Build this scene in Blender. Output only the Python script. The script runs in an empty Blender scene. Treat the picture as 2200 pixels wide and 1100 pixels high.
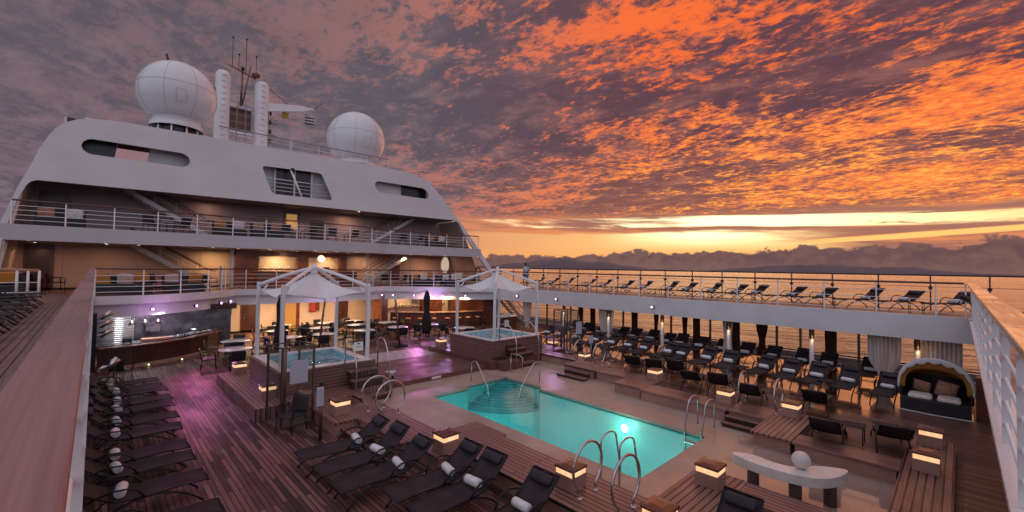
import bpy, bmesh, math, random
from math import sin, cos, pi, radians as R, atan2, sqrt
from mathutils import Vector, Matrix
from mathutils.geometry import tessellate_polygon
random.seed(7)
scn = bpy.context.scene
COL = scn.collection

# ------------------------------------------------------------------ camera
cam_d = bpy.data.cameras.new("camera"); cam = bpy.data.objects.new("camera", cam_d); COL.objects.link(cam)
cam_d.sensor_width = 36.0; cam_d.lens = 36.0 * 927 / 2200; cam_d.clip_start = 0.02; cam_d.clip_end = 90000
_roll = math.atan(0.016); _pitch = math.atan(25.29 * cos(_roll) / 927); _az = R(46.06)
_f = Vector((cos(_az) * cos(_pitch), sin(_az) * cos(_pitch), sin(_pitch)))
_r0 = Vector((sin(_az), -cos(_az), 0)); _u0 = _r0.cross(_f)
_r = _r0 * cos(_roll) + _u0 * sin(_roll); _u = -_r0 * sin(_roll) + _u0 * cos(_roll)
_m = Matrix((( _r.x, _u.x, -_f.x), (_r.y, _u.y, -_f.y), (_r.z, _u.z, -_f.z)))
cam.matrix_world = Matrix.Translation((0, 0, 4.3)) @ _m.to_4x4()
scn.camera = cam
scn.view_settings.view_transform = 'Standard'; scn.view_settings.look = 'None'
scn.view_settings.exposure = 0.15; scn.view_settings.gamma = 1.0
scn.render.engine = 'CYCLES'
scn.cycles.use_denoising = True
scn.cycles.max_bounces = 8; scn.cycles.transparent_max_bounces = 12
scn.cycles.diffuse_bounces = 3; scn.cycles.glossy_bounces = 4
scn.cycles.sample_clamp_indirect = 4.0
scn.cycles.caustics_reflective = False; scn.cycles.caustics_refractive = False

SUN_AZ = R(20); SUN_EL = R(6)

# ------------------------------------------------------------------ node maths
class NT:
    def __init__(s, tree): s.t = tree
    def node(s, t, **kw):
        n = s.t.nodes.new(t)
        for k, v in kw.items(): setattr(n, k, v)
        return n
    def put(s, sock, v):
        if isinstance(v, Sk): v = v.s
        if isinstance(v, bpy.types.NodeSocket): s.t.links.new(v, sock)
        else:
            if hasattr(sock.default_value, '__len__') and not hasattr(v, '__len__'): v = [v] * len(sock.default_value)
            if hasattr(v, '__len__') and len(v) == 3 and len(sock.default_value) == 4: v = tuple(v) + (1,)
            sock.default_value = v
    def m(s, op, a, b=0.0, c=None, clamp=False):
        n = s.node('ShaderNodeMath', operation=op, use_clamp=clamp); s.put(n.inputs[0], a); s.put(n.inputs[1], b)
        if c is not None: s.put(n.inputs[2], c)
        return Sk(s, n.outputs[0])
    def mix(s, f, a, b, bt='MIX'):
        n = s.node('ShaderNodeMix', data_type='RGBA', blend_type=bt, clamp_factor=True)
        s.put(n.inputs['Factor'], f); s.put(n.inputs[6], a); s.put(n.inputs[7], b); return Sk(s, n.outputs[2])
    def sm(s, x, lo, hi, a=0.0, b=1.0):
        n = s.node('ShaderNodeMapRange', interpolation_type='SMOOTHSTEP'); s.put(n.inputs[0], x)
        s.put(n.inputs[1], lo); s.put(n.inputs[2], hi); s.put(n.inputs[3], a); s.put(n.inputs[4], b); return Sk(s, n.outputs[0])
    def xyz(s, v):
        n = s.node('ShaderNodeSeparateXYZ'); s.put(n.inputs[0], v); return [Sk(s, o) for o in n.outputs]
    def vec(s, x, y, z=0.0):
        n = s.node('ShaderNodeCombineXYZ'); s.put(n.inputs[0], x); s.put(n.inputs[1], y); s.put(n.inputs[2], z); return Sk(s, n.outputs[0])
    def noise(s, v, scale, detail=2, rough=.5, dist=0.0):
        n = s.node('ShaderNodeTexNoise'); s.put(n.inputs['Vector'], v); s.put(n.inputs['Scale'], scale)
        n.inputs['Detail'].default_value = detail; n.inputs['Roughness'].default_value = rough; n.inputs['Distortion'].default_value = dist
        return Sk(s, n.outputs[0])
    def mapv(s, v, scale=(1, 1, 1), rot=(0, 0, 0), loc=(0, 0, 0)):
        n = s.node('ShaderNodeMapping'); s.put(n.inputs[0], v); n.inputs[1].default_value = loc; n.inputs[2].default_value = rot
        n.inputs[3].default_value = scale; return Sk(s, n.outputs[0])
    def pos(s): return Sk(s, s.node('ShaderNodeNewGeometry').outputs['Position'])
    def obj(s): return Sk(s, s.node('ShaderNodeTexCoord').outputs['Object'])
    def link(s, a, b): s.put(b, a)
class Sk:
    def __init__(s, nt, sock): s.nt, s.s = nt, sock
    def __add__(s, o): return s.nt.m('ADD', s, o)
    __radd__ = __add__
    def __sub__(s, o): return s.nt.m('SUBTRACT', s, o)
    def __rsub__(s, o): return s.nt.m('SUBTRACT', o, s)
    def __mul__(s, o): return s.nt.m('MULTIPLY', s, o)
    __rmul__ = __mul__
    def __truediv__(s, o): return s.nt.m('DIVIDE', s, o)
    def __rtruediv__(s, o): return s.nt.m('DIVIDE', o, s)
    def pow(s, o): return s.nt.m('POWER', s, o)

# ------------------------------------------------------------------ sky (world)
world = bpy.data.worlds.new("World"); scn.world = world; world.use_nodes = True
W = NT(world.node_tree)
for n in list(W.t.nodes): W.t.nodes.remove(n)
tc = W.node('ShaderNodeTexCoord')
dx, dy, dz = W.xyz(tc.outputs['Generated'])
hlen = W.m('SQRT', dx * dx + dy * dy + 1e-6)
hx, hy = dx / hlen, dy / hlen
sdot = hx * cos(SUN_AZ) + hy * sin(SUN_AZ)                 # 1 towards the sun's azimuth
el = W.m('MAXIMUM', dz, 0.0)
den = el + 0.085
px, py = dx / den, dy / den
P = W.vec(px, py * 0.62, 0.0)
warp = W.noise(W.vec(px * .6, py * .6, 3.0), 1.0, 2)
P2 = W.vec(px + warp * .7, py * 0.62 + warp * .5, 1.7)
big = W.noise(P2, 1.1, 3, .5, .2)
med = W.noise(P2, 8.5, 6, .68, .25)
fine = W.noise(P, 30, 4, .7, .4)
dens = big * .33 + med * .40 + fine * .27
az = W.m('ARCTAN2', hy, hx)
ar = SUN_AZ - az                                           # azimuth to the right of the sun
tt = dz / hlen                                             # tangent of the elevation
warm = W.sm(ar, -.80, -.10) * W.sm(ar, 1.9, .9)
lit = W.sm(dens, .465, .555)
lo_el = W.sm(el, .42, .10)                                  # 1 near the horizon
orange = W.mix(lo_el, (.86, .15, .038), (.90, .22, .06))
yel = W.mix(W.sm(fine * .5 + med * .5, .49, .62) * W.sm(ar, -.42, .05) * lo_el, orange, (1.12, .50, .09))
pink = W.mix(W.sm(ar, -1.5, -.45), (.155, .112, .138), (.40, .16, .135))
lit_c = W.mix(warm, pink, yel)
dark_c = W.mix(warm, (.100, .084, .106), (.112, .052, .068))
left_soft = W.sm(ar, -1.1, -.25, .5, 1.0)
mid_c = W.mix(warm, (.215, .150, .170), (.36, .135, .105))
midn = W.noise(W.vec(px * 1.0 + 7.3, py * .62, 2.2), 5.0, 6, .66, .4)
midm = W.sm(midn * .6 + dens * .4, .43, .62) * W.sm(el, .62, .05, .40, 1.0)
dark_c = W.mix(midm, dark_c, mid_c)
dark_c = W.mix(W.sm(el, .30, .06) * warm * .45, dark_c, (.50, .17, .09))
cloud = W.mix(lit * left_soft, dark_c, lit_c)
# low sky: a bright band, a dark lens of cloud, a clear yellow strip and a thin streak
strk = W.noise(W.vec(az * 2.6 + 4.0, tt * 38 - az * 1.4, .5), 1.0, 6, .62, .25)
wob = (strk - .5) * .030 + (big - .5) * .012
near_sun = W.sm(W.m('ABSOLUTE', ar), .75, .0)
lowc = W.mix(W.sm(strk, .42, .60), (.36, .145, .10), (.84, .27, .08))
lowc = W.mix(near_sun, W.mix(.5, lowc, (.34, .17, .15)), lowc)
clr = W.mix(near_sun, (.62, .25, .13), (1.05, .58, .20))
clr = W.mix(W.sm(W.m('ABSOLUTE', ar + .03), .26, .0) * W.sm(tt, .04, .085), clr, (1.7, 1.45, .80))
clr = W.mix(W.sm(tt, .055, .03) * .5, clr, (.88, .36, .10))
lclear = W.sm(tt + wob * 1.1, .086, .078) * W.sm(ar + (strk - .5) * .5, .20, .03)
b1m = W.sm(W.m('ABSOLUTE', tt - (.104 - W.m('MAXIMUM', ar, 0.0) * .030) + wob * .55), .0125, .0075) * W.sm(ar + (strk - .5) * 1.3, -.42, -.15)
b2m = W.sm(W.m('ABSOLUTE', tt - (.050 + W.m('MAXIMUM', ar, 0.0) * .055) + wob * .25), .0058, .0030) * W.sm(ar, .08, .2)
band_c = W.mix(W.sm(ar, .0, .55), (1.8, 1.5, .82), (1.15, .68, .26))
brk = W.noise(W.vec(az * 7.0, tt * 60 - az * 2.5, 8.0), 1.0, 5, .65, .4)
b1m = b1m * W.sm(brk + W.sm(W.m('ABSOLUTE', ar - .05), .30, .0) * .22, .40, .52)
low = W.mix(lclear, lowc, clr); low = W.mix(b1m, low, band_c); low = W.mix(b2m * .9, low, (1.2, .62, .18))
gap = W.sm(tt + wob * 1.4 + (med - .5) * .03, .128, .112)
gap = gap * W.sm(ar, -1.1, -.7)
sky = W.mix(gap, cloud, low)
# cumulus bank along the horizon
b1 = W.noise(W.vec(az * 9.0, tt * 14.0, 2.0), 1.0, 2, .5)
b2 = W.noise(W.vec(az * 40.0, tt * 52.0, 5.0), 1.0, 5, .58, .2)
bank_top = (b1 - .5) * .045 + (b2 - .5) * .036 + W.sm(ar, -.55, .55, .026, .056)
bank = W.sm(bank_top - tt, -.0022, .0034)
bank_c = W.mix(W.sm(b2 * .6 + b1 * .4, .42, .60), (.135, .070, .075), (.185, .098, .088))
bank_c = W.mix(W.sm(tt, .03, .0) * .6, bank_c, (.20, .115, .10))
sky = W.mix(bank * W.sm(ar, -2.2, -1.6), sky, bank_c)
# the cool half of the sky behind the ship
fwd = hx * cos(_az) + hy * sin(_az)
back = W.sm(fwd, .30, -.55)
soft = W.mix(W.sm(dens, .44, .6), (.60, .63, .75), (.70, .68, .78))
sky = W.mix(back * .9, sky, soft)
top = W.sm(dz, .55, .95)
sky = W.mix(top * .75, sky, (.60, .57, .64))
sky = W.mix(W.sm(dz, .0, -.02), sky, (.10, .06, .05))
bg = W.node('ShaderNodeBackground'); W.put(bg.inputs[0], sky); bg.inputs[1].default_value = 1.0
wo = W.node('ShaderNodeOutputWorld'); W.t.links.new(bg.outputs[0], wo.inputs[0])
world.cycles.sampling_method = 'MANUAL'; world.cycles.sample_map_resolution = 1024

sd = bpy.data.lights.new("sun", 'SUN'); so = bpy.data.objects.new("sun", sd); COL.objects.link(so)
sd.energy = 0.5; sd.angle = R(56); sd.color = (1.0, .40, .17)
_sv = Vector((cos(SUN_AZ) * cos(SUN_EL), sin(SUN_AZ) * cos(SUN_EL), sin(SUN_EL)))
so.rotation_euler = _sv.to_track_quat('Z', 'Y').to_euler()

# ------------------------------------------------------------------ materials
def mat(name, col, rough=.5, metal=0.0, spec=.5, fn=None, emit=None, es=0.0, coat=0.0, alpha=None):
    m = bpy.data.materials.new(name); m.use_nodes = True; t = NT(m.node_tree)
    b = m.node_tree.nodes['Principled BSDF']
    b.inputs['Base Color'].default_value = tuple(col) + (1,); b.inputs['Roughness'].default_value = rough
    b.inputs['Metallic'].default_value = metal; b.inputs['Specular IOR Level'].default_value = spec
    b.inputs['Coat Weight'].default_value = coat
    if emit: b.inputs['Emission Color'].default_value = tuple(emit) + (1,); b.inputs['Emission Strength'].default_value = es
    if fn: fn(t, b)
    return m
def bump(t, b, h, strength=.3, dist=.01):
    n = t.node('ShaderNodeBump'); n.inputs['Strength'].default_value = strength; n.inputs['Distance'].default_value = dist
    t.put(n.inputs['Height'], h); t.t.links.new(n.outputs[0], b.inputs['Normal'])
def tint(lo, hi, sc=2.0, det=4, rlo=None, rhi=None, bmp=0.0, space='pos', bsc=None):
    def fn(t, b):
        v = t.pos() if space == 'pos' else t.obj()
        n = t.noise(v, sc, det, .6)
        t.put(b.inputs['Base Color'], t.mix(t.sm(n, .35, .65), lo, hi))
        if rlo is not None: t.put(b.inputs['Roughness'], t.sm(t.noise(v, sc * .7, 3), .35, .65, rlo, rhi))
        if bmp: bump(t, b, t.noise(v, bsc or sc * 6, 3), bmp)
    return fn
def planks(c1, c2, seam, width, mode, length=2.6, rlo=.3, rhi=.5, wetscale=.5, seamw=.008, spec=.5, wetzone=False):
    def fn(t, b):
        x, y, z = t.xyz(t.pos())
        if mode == 'y': u, v = y, x
        elif mode == 'x': u, v = x, y
        elif mode == 'vert': u, v = z * 1.0, x + y
        else: u, v = x + y, z
        br = t.node('ShaderNodeTexBrick', offset=.37, offset_frequency=2, squash=1.0)
        t.put(br.inputs['Vector'], t.vec(u, v, 0.0)); br.inputs['Scale'].default_value = 1.0
        br.inputs['Brick Width'].default_value = length; br.inputs['Row Height'].default_value = width
        br.inputs['Mortar Size'].default_value = seamw; br.inputs['Mortar Smooth'].default_value = .2; br.inputs['Bias'].default_value = 0.0
        t.put(br.inputs['Color1'], c1); t.put(br.inputs['Color2'], c2); t.put(br.inputs['Mortar'], seam)
        g = t.noise(t.vec(u * 1.2, v * 38, 0.0), 1.0, 4, .6)
        big = t.noise(t.pos(), .55, 4, .6)
        c = t.mix(t.sm(g, .3, .7) * .45, Sk(t, br.outputs[0]), (seam[0], seam[1], seam[2]))
        c = t.mix(t.sm(big, .35, .7) * .35, c, t.mix(.5, c, tuple(k * .35 for k in c1)))
        t.put(b.inputs['Base Color'], c)
        wet = t.noise(t.vec(u * .5, v * 1.0, 2.0), wetscale * 2, 3, .6)
        t.put(b.inputs['Roughness'], t.sm(wet * .75 + g * .25, .42, .62, rlo, rhi))
        if wetzone:
            wz = t.sm(x + (big - .5) * 5.0, 15.2, 17.2) * t.sm(y + (big - .5) * 2.5, .2, 1.6) * t.sm(t.noise(t.pos(), .8, 4, .6), .30, .42)
            t.put(b.inputs['Roughness'], t.mix(wz, t.sm(g, .3, .7, .40, .6), .07))
        t.put(b.inputs['Specular IOR Level'], spec)
        h = Sk(t, br.outputs[1]) * -1.0 + g * .15
        bump(t, b, h, .35, .004)
    return fn
M = {}
def whitefn(t, b):
    x, y, z = t.xyz(t.pos()); n = t.noise(t.pos(), .9, 5); st = t.noise(t.vec((x + y) * 4.0, z * .35, 0.0), 1.0, 4, .7)
    c = t.mix(t.sm(n, .3, .7), (.64, .62, .65), (.72, .70, .73)); c = t.mix(t.sm(st, .58, .75) * .22, c, (.40, .36, .37))
    t.put(b.inputs['Base Color'], c); t.put(b.inputs['Roughness'], t.sm(n, .3, .7, .28, .45)); bump(t, b, n, .06, .05)
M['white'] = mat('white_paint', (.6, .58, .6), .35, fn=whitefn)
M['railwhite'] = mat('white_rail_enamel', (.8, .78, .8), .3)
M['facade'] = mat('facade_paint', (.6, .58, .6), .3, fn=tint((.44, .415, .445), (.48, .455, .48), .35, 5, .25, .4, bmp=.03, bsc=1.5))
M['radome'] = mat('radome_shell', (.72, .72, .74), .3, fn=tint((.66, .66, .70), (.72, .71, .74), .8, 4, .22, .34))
M['seam'] = mat('seam_grey', (.28, .27, .30), .6)
M['cream'] = mat('cream_wall_panel', (.55, .45, .36), .5, fn=tint((.50, .40, .34), (.58, .47, .40), .8, 4))
M['unlitwall'] = mat('unlit_cream_wall', (.40, .33, .36), .5, fn=tint((.38, .31, .34), (.43, .355, .385), .8, 4))  # the cream wall unlit: its shade is put into the colour
M['tanwall'] = mat('tan_wall_panel', (.45, .34, .30), .5, fn=tint((.42, .315, .275), (.48, .365, .32), .8, 4))
M['ceil'] = mat('ceiling_panel', (.30, .26, .24), .6)
M['deck'] = mat('teak_deck', (.2, .1, .09), .4, fn=planks((.32, .150, .132), (.045, .015, .016), (.006, .004, .006), .095, 'y', 1.7, .42, .65, seamw=.011, spec=.4))
M['deckU'] = mat('upper_teak_deck', (.2, .12, .11), .5, fn=planks((.27, .155, .145), (.21, .12, .11), (.025, .010, .012), .115, 'y', 3.4, .4, .6, seamw=.012))
M['deckR'] = mat('wet_teak_deck', (.12, .05, .04), .2, fn=planks((.30, .135, .105), (.07, .028, .024), (.008, .005, .006), .10, 'y', 2.6, .05, .16, 1.0, spec=.8, seamw=.012, wetzone=True))
M['deckM'] = mat('platform_teak', (.2, .1, .08), .3, fn=planks((.23, .10, .085), (.14, .06, .05), (.015, .007, .008), .12, 'x', 3.2, .36, .6, 1.0, seamw=.012, spec=.4))
M['bench'] = mat('bench_teak', (.25, .13, .1), .45, fn=planks((.37, .185, .165), (.28, .135, .118), (.015, .006, .006), .12, 'y', 6.0, .35, .5, seamw=.016))
M['benchx'] = mat('bench_teak_cross', (.25, .13, .1), .45, fn=planks((.37, .185, .165), (.28, .135, .118), (.015, .006, .006), .12, 'x', 6.0, .35, .5, seamw=.016))
M['slat'] = mat('slatted_teak', (.25, .12, .1), .45, fn=planks((.30, .155, .125), (.23, .115, .095), (.02, .008, .008), .10, 'h', 6.0, .4, .55, seamw=.014))
M['benchside'] = mat('bench_side', (.3, .18, .13), .5, fn=tint((.31, .17, .14), (.40, .23, .19), 1.5, 4, .35, .55))
M['darkwood'] = mat('dark_wood', (.08, .03, .022), .35, fn=planks((.085, .033, .025), (.065, .025, .02), (.02, .008, .008), .14, 'vert', 9.0, .25, .35))
M['redwood'] = mat('red_wood', (.13, .04, .025), .25, fn=tint((.10, .03, .02), (.16, .05, .03), 2.0, 5, .2, .35))
def capgrain(c1, c2, dark, mode, rl, rh):
    def fn(t, b):
        x, y, z = t.xyz(t.pos()); u, v = (y, x) if mode == 'y' else (x, y)
        g = t.noise(t.vec(u * 1.1, v * 60, z * 30), 1.0, 4, .6, .5); l = t.noise(t.pos(), .9, 5, .6); w_ = t.noise(t.vec(u * .35, v * 14, 0.0), 1.0, 3)
        c = t.mix(t.sm(l, .3, .7), c1, c2); c = t.mix(t.sm(g, .42, .68) * .32, c, dark); c = t.mix(t.sm(w_, .5, .7) * .3, c, dark)
        t.put(b.inputs['Base Color'], c); t.put(b.inputs['Roughness'], t.sm(l * .6 + g * .4, .35, .65, rl, rh)); bump(t, b, g, .12, .003)
    return fn
M['caplit'] = mat('lit_varnished_cap', (.42, .22, .12), .2, fn=capgrain((.36, .19, .11), (.50, .28, .16), (.24, .11, .06), 'x', .12, .35))  # lit copy of the cap wood, warm light put into its colour
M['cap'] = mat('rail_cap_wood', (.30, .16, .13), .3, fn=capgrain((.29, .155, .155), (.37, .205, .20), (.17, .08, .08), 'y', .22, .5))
M['caprail'] = mat('handrail_wood', (.10, .035, .025), .35)
def courtfn(t, b):
    p = t.pos(); n = t.noise(p, .9, 6, .6); f = t.noise(p, 26, 3, .6)
    c = t.mix(t.sm(n, .3, .7), (.33, .235, .195), (.43, .32, .27)); c = t.mix(t.sm(f, .4, .7) * .25, c, (.22, .15, .13))
    x, y, z = t.xyz(p)
    # tile joints every 1.2 m
    br = t.node('ShaderNodeTexBrick', offset=0.0); t.put(br.inputs['Vector'], t.vec(x, y, 0.0)); br.inputs['Scale'].default_value = 1
    br.inputs['Brick Width'].default_value = 1.15; br.inputs['Row Height'].default_value = 1.15; br.inputs['Mortar Size'].default_value = .006
    c = t.mix(Sk(t, br.outputs[1]) * .35, c, (.16, .11, .10))
    t.put(b.inputs['Base Color'], c)
    wet = t.sm(y + (n - .5) * 4.0 + (f - .5) * .8, 4.4, 3.4)
    damp = t.sm(t.noise(p, .6, 4, .6), .38, .6, .55, .34)
    t.put(b.inputs['Roughness'], t.mix(wet, damp, .045)); t.put(b.inputs['Specular IOR Level'], .6)
    bump(t, b, f, .06, .003)
M['court'] = mat('court_stone', (.4, .3, .25), .4, fn=courtfn)
def mosfn(t, b):
    p = t.pos(); w = t.node('ShaderNodeTexWave'); t.put(w.inputs['Vector'], p); w.inputs['Scale'].default_value = .9
    w.inputs['Distortion'].default_value = 9; w.inputs['Detail'].default_value = 4; w.inputs['Detail Scale'].default_value = 1.5
    t.put(b.inputs['Base Color'], t.mix(Sk(t, w.outputs[1]), (.30, .24, .26), (.48, .42, .46)))
M['mosaic'] = mat('marble_inlay', (.4, .35, .38), .38, fn=mosfn)
M['fabric'] = mat('lounger_mesh_fabric', (.03, .02, .026), .7, spec=.25, fn=lambda t, b: (t.put(b.inputs['Base Color'], t.mix(t.sm(t.noise(t.obj(), 3, 5), .3, .7), (.026, .017, .022), (.042, .028, .033))), bump(t, b, t.noise(t.obj(), 160, 1), .2, .002)))
M['frame'] = mat('dark_lounger_frame', (.012, .011, .014), .3, .4)
M['pillow'] = mat('dark_headrest', (.018, .014, .022), .65, fn=tint((.014, .011, .018), (.028, .022, .032), 9, 3, bmp=.2, space='obj'))
M['towel'] = mat('white_towel', (.74, .72, .75), .9, fn=tint((.66, .64, .68), (.80, .79, .82), 14, 4, bmp=.9, bsc=60, space='obj'))
M['wicker'] = mat('black_wicker', (.012, .010, .013), .5, fn=tint((.008, .007, .010), (.022, .018, .022), 40, 2, bmp=.5, bsc=120, space='obj'))
M['steel'] = mat('stainless_steel', (.55, .50, .50), .22, 1.0, fn=tint((.50, .46, .47), (.60, .55, .55), 6, 3, .15, .3))
M['bronze'] = mat('bronze_frame', (.16, .11, .10), .35, .8)
M['dsteel'] = mat('brushed_steel_panel', (.30, .30, .30), .3, 1.0, fn=tint((.24, .24, .25), (.36, .36, .36), 2, 4, .22, .4))
M['tabletop'] = mat('white_table_top', (.70, .66, .68), .15, fn=tint((.66, .62, .65), (.74, .70, .72), 3, 3))
M['stone'] = mat('pale_stone', (.62, .56, .55), .35, fn=tint((.64, .59, .57), (.74, .69, .67), 2.5, 6, .25, .45, bmp=.1, bsc=40))
M['dstone'] = mat('grey_brown_post', (.10, .065, .06), .4)
M['canvas'] = mat('white_canvas', (.66, .64, .68), .7, fn=tint((.74, .72, .76), (.80, .78, .81), 1.5, 3))
M['curtain'] = mat('sheer_curtain', (.5, .38, .37), .8, fn=lambda t, b: t.put(b.inputs['Base Color'], t.mix(t.sm(t.noise(t.mapv(t.pos(), (6, 6, .3)), 1.5, 3), .3, .7), (.66, .56, .54), (.86, .76, .72))))
def translucent(m, f, col):
    t = NT(m.node_tree); o = [n for n in t.t.nodes if n.type == 'OUTPUT_MATERIAL'][0]; b = t.t.nodes['Principled BSDF']
    tr = t.node('ShaderNodeBsdfTranslucent'); tr.inputs[0].default_value = col + (1,)
    mx = t.node('ShaderNodeMixShader'); mx.inputs[0].default_value = f
    t.t.links.new(b.outputs[0], mx.inputs[1]); t.t.links.new(tr.outputs[0], mx.inputs[2]); t.t.links.new(mx.outputs[0], o.inputs[0])
M['tancurt'] = mat('tan_side_curtain', (.14, .07, .06), .8)
M['black'] = mat('black_fabric', (.006, .006, .008), .8, fn=tint((.004, .004, .006), (.012, .011, .014), 8, 3, bmp=.3))
M['orange'] = mat('orange_cushion', (.45, .17, .03), .8)
M['pinkc'] = mat('pale_pink_cushion', (.55, .36, .33), .8, fn=tint((.48, .31, .28), (.60, .41, .37), 12, 3, bmp=.4))
M['tanc'] = mat('tan_cushion', (.40, .19, .12), .85, fn=tint((.33, .155, .10), (.47, .24, .16), 10, 4, bmp=.5, bsc=60))
M['creamc'] = mat('cream_cushion', (.70, .62, .58), .85, fn=tint((.62, .55, .52), (.76, .68, .63), 10, 4, bmp=.5, bsc=50))
M['amber'] = mat('amber_canopy_lining', (.60, .27, .05), .8)
translucent(M['curtain'], .22, (.75, .58, .52)); translucent(M['canvas'], .15, (.7, .66, .66)); translucent(M['amber'], .4, (.6, .28, .06)); translucent(M['tancurt'], .3, (.30, .15, .10))
def lampfn(t, b):
    x, y, z = t.xyz(t.obj()); n = t.noise(t.obj(), 7, 3)
    t.put(b.inputs['Emission Color'], t.mix(t.sm(n, .3, .7), (1.0, .50, .22), (1.0, .70, .40)))
M['glow'] = mat('lit_lamp_panel', (.6, .4, .25), .4, emit=(1.0, .66, .30), es=.88, fn=lampfn)
M['bulb'] = mat('downlight_lens', (.9, .8, .6), .4, emit=(1.0, .80, .50), es=6)
M['purple'] = mat('purple_flood_lens', (.8, .6, 1), .4, emit=(.80, .48, 1.0), es=2.6)
M['blue'] = mat('blue_flood_lens', (.5, .7, 1), .4, emit=(.35, .70, 1.0), es=4)
M['green'] = mat('green_step_lens', (.5, .8, .3), .4, emit=(.75, .95, .35), es=3)
M['poolbulb'] = mat('pool_lamp_lens', (.9, .9, .7), .4, emit=(1.0, .97, .72), es=3.5)
M['clockface'] = mat('lit_round_panel', (1, .95, .8), .4, emit=(1.0, .86, .60), es=1.2)
M['portglow'] = mat('lit_port_glass', (.5, .4, .35), .3, emit=(1.0, .78, .62), es=.42)
M['dimamber'] = mat('dim_amber_pane', (.3, .15, .04), .3, emit=(.9, .45, .12), es=.35)
M['blk'] = mat('dark_screen', (.01, .008, .01), .3)
M['red'] = mat('red_enamel', (.30, .03, .025), .4)
M['yellow'] = mat('yellow_flag_cloth', (.45, .24, .03), .8)
def flagfn(t, b):
    x, y, z = t.xyz(t.pos()); s = t.m('FRACT', z * 4.2); t.put(b.inputs['Base Color'], t.mix(t.sm(s, .48, .52), (.02, .02, .05), (.5, .5, .55)))
M['flag'] = mat('striped_flag_cloth', (.2, .2, .3), .8, fn=flagfn)
M['paper'] = mat('printed_paper', (.6, .62, .7), .6, fn=lambda t, b: t.put(b.inputs['Base Color'], (lambda z: t.mix(t.sm(t.m('FRACT', z * 22), .45, .6) * .55, (.50, .50, .60), (.25, .25, .33)))(t.xyz(t.pos())[2])))
M['skin'] = mat('skin', (.25, .12, .08), .6)
M['hair'] = mat('dark_hair', (.012, .009, .008), .7)
M['shirt'] = mat('pale_blue_shirt', (.42, .45, .56), .85)
M['shorts'] = mat('dark_shorts', (.02, .02, .03), .85)
M['tile'] = mat('pool_tile', (.1, .5, .5), .4, fn=lambda t, b: (lambda br: (t.put(b.inputs['Base Color'], Sk(t, br.outputs[0])), [t.put(br.inputs['Vector'], t.vec(t.xyz(t.pos())[0] + t.xyz(t.pos())[2], t.xyz(t.pos())[1] + t.xyz(t.pos())[2], 0.0)), t.put(br.inputs['Color1'], (.20, .62, .62)), t.put(br.inputs['Color2'], (.23, .68, .68)), t.put(br.inputs['Mortar'], (.16, .5, .5)), setattr(br.inputs['Scale'], 'default_value', 9.0)]))(t.node('ShaderNodeTexBrick', offset=0.0)))
M['steptile'] = mat('pool_step_edge', (.05, .30, .32), .5)
M['tubtile'] = mat('tub_shell', (.35, .55, .60), .3)
M['tubrim'] = mat('white_tub_rim', (.80, .77, .80), .2)

def water_mat(name, tintc, rip, strength, foam=0.0):
    m = bpy.data.materials.new(name); m.use_nodes = True; t = NT(m.node_tree)
    for n in list(t.t.nodes): t.t.nodes.remove(n)
    o = t.node('ShaderNodeOutputMaterial'); tr = t.node('ShaderNodeBsdfTransparent'); tr.inputs[0].default_value = tintc + (1,)
    gl = t.node('ShaderNodeBsdfGlossy'); gl.inputs['Roughness'].default_value = .05; gl.inputs[0].default_value = (1, 1, 1, 1)
    fr = t.node('ShaderNodeFresnel'); fr.inputs[0].default_value = 1.22
    bp = t.node('ShaderNodeBump'); bp.inputs['Strength'].default_value = strength; bp.inputs['Distance'].default_value = .02
    t.put(bp.inputs['Height'], t.noise(t.pos(), rip, 4, .6, .6))
    t.t.links.new(bp.outputs[0], gl.inputs['Normal']); t.t.links.new(bp.outputs[0], fr.inputs['Normal'])
    mx = t.node('ShaderNodeMixShader'); t.t.links.new(fr.outputs[0], mx.inputs[0]); t.t.links.new(tr.outputs[0], mx.inputs[1]); t.t.links.new(gl.outputs[0], mx.inputs[2])
    last = mx
    if foam:
        df = t.node('ShaderNodeBsdfDiffuse'); df.inputs[0].default_value = (.62, .74, .80, 1)
        m2 = t.node('ShaderNodeMixShader'); t.put(m2.inputs[0], t.sm(t.noise(t.pos(), 3.5, 7, .7, .8), .46, .62) * foam)
        t.t.links.new(mx.outputs[0], m2.inputs[1]); t.t.links.new(df.outputs[0], m2.inputs[2]); last = m2
    t.t.links.new(last.outputs[0], o.inputs[0]); return m
M['poolwater'] = water_mat('pool_water', (.36, .90, .90), 2.6, .30)
M['tubwater'] = water_mat('tub_water', (.55, .85, .92), 7, .5, .45)
M['tubfoam'] = water_mat('foaming_tub_water', (.55, .85, .92), 9, .8, .85)
def glass_mat(name, tint_c, dirt):
    m = bpy.data.materials.new(name); m.use_nodes = True; t = NT(m.node_tree)
    for n in list(t.t.nodes): t.t.nodes.remove(n)
    o = t.node('ShaderNodeOutputMaterial'); tr = t.node('ShaderNodeBsdfTransparent'); tr.inputs[0].default_value = tint_c + (1,)
    gl = t.node('ShaderNodeBsdfGlossy'); gl.inputs['Roughness'].default_value = .03
    lw = t.node('ShaderNodeLayerWeight'); fr = Sk(t, lw.outputs['Facing']).pow(4.0) * .7 + .035
    mx = t.node('ShaderNodeMixShader'); t.put(mx.inputs[0], fr); t.t.links.new(tr.outputs[0], mx.inputs[1]); t.t.links.new(gl.outputs[0], mx.inputs[2])
    df = t.node('ShaderNodeBsdfDiffuse'); df.inputs[0].default_value = (.3, .26, .28, 1)
    m2 = t.node('ShaderNodeMixShader'); t.put(m2.inputs[0], t.noise(t.pos(), 2, 4) * dirt)
    t.t.links.new(mx.outputs[0], m2.inputs[1]); t.t.links.new(df.outputs[0], m2.inputs[2]); t.t.links.new(m2.outputs[0], o.inputs[0]); return m
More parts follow.
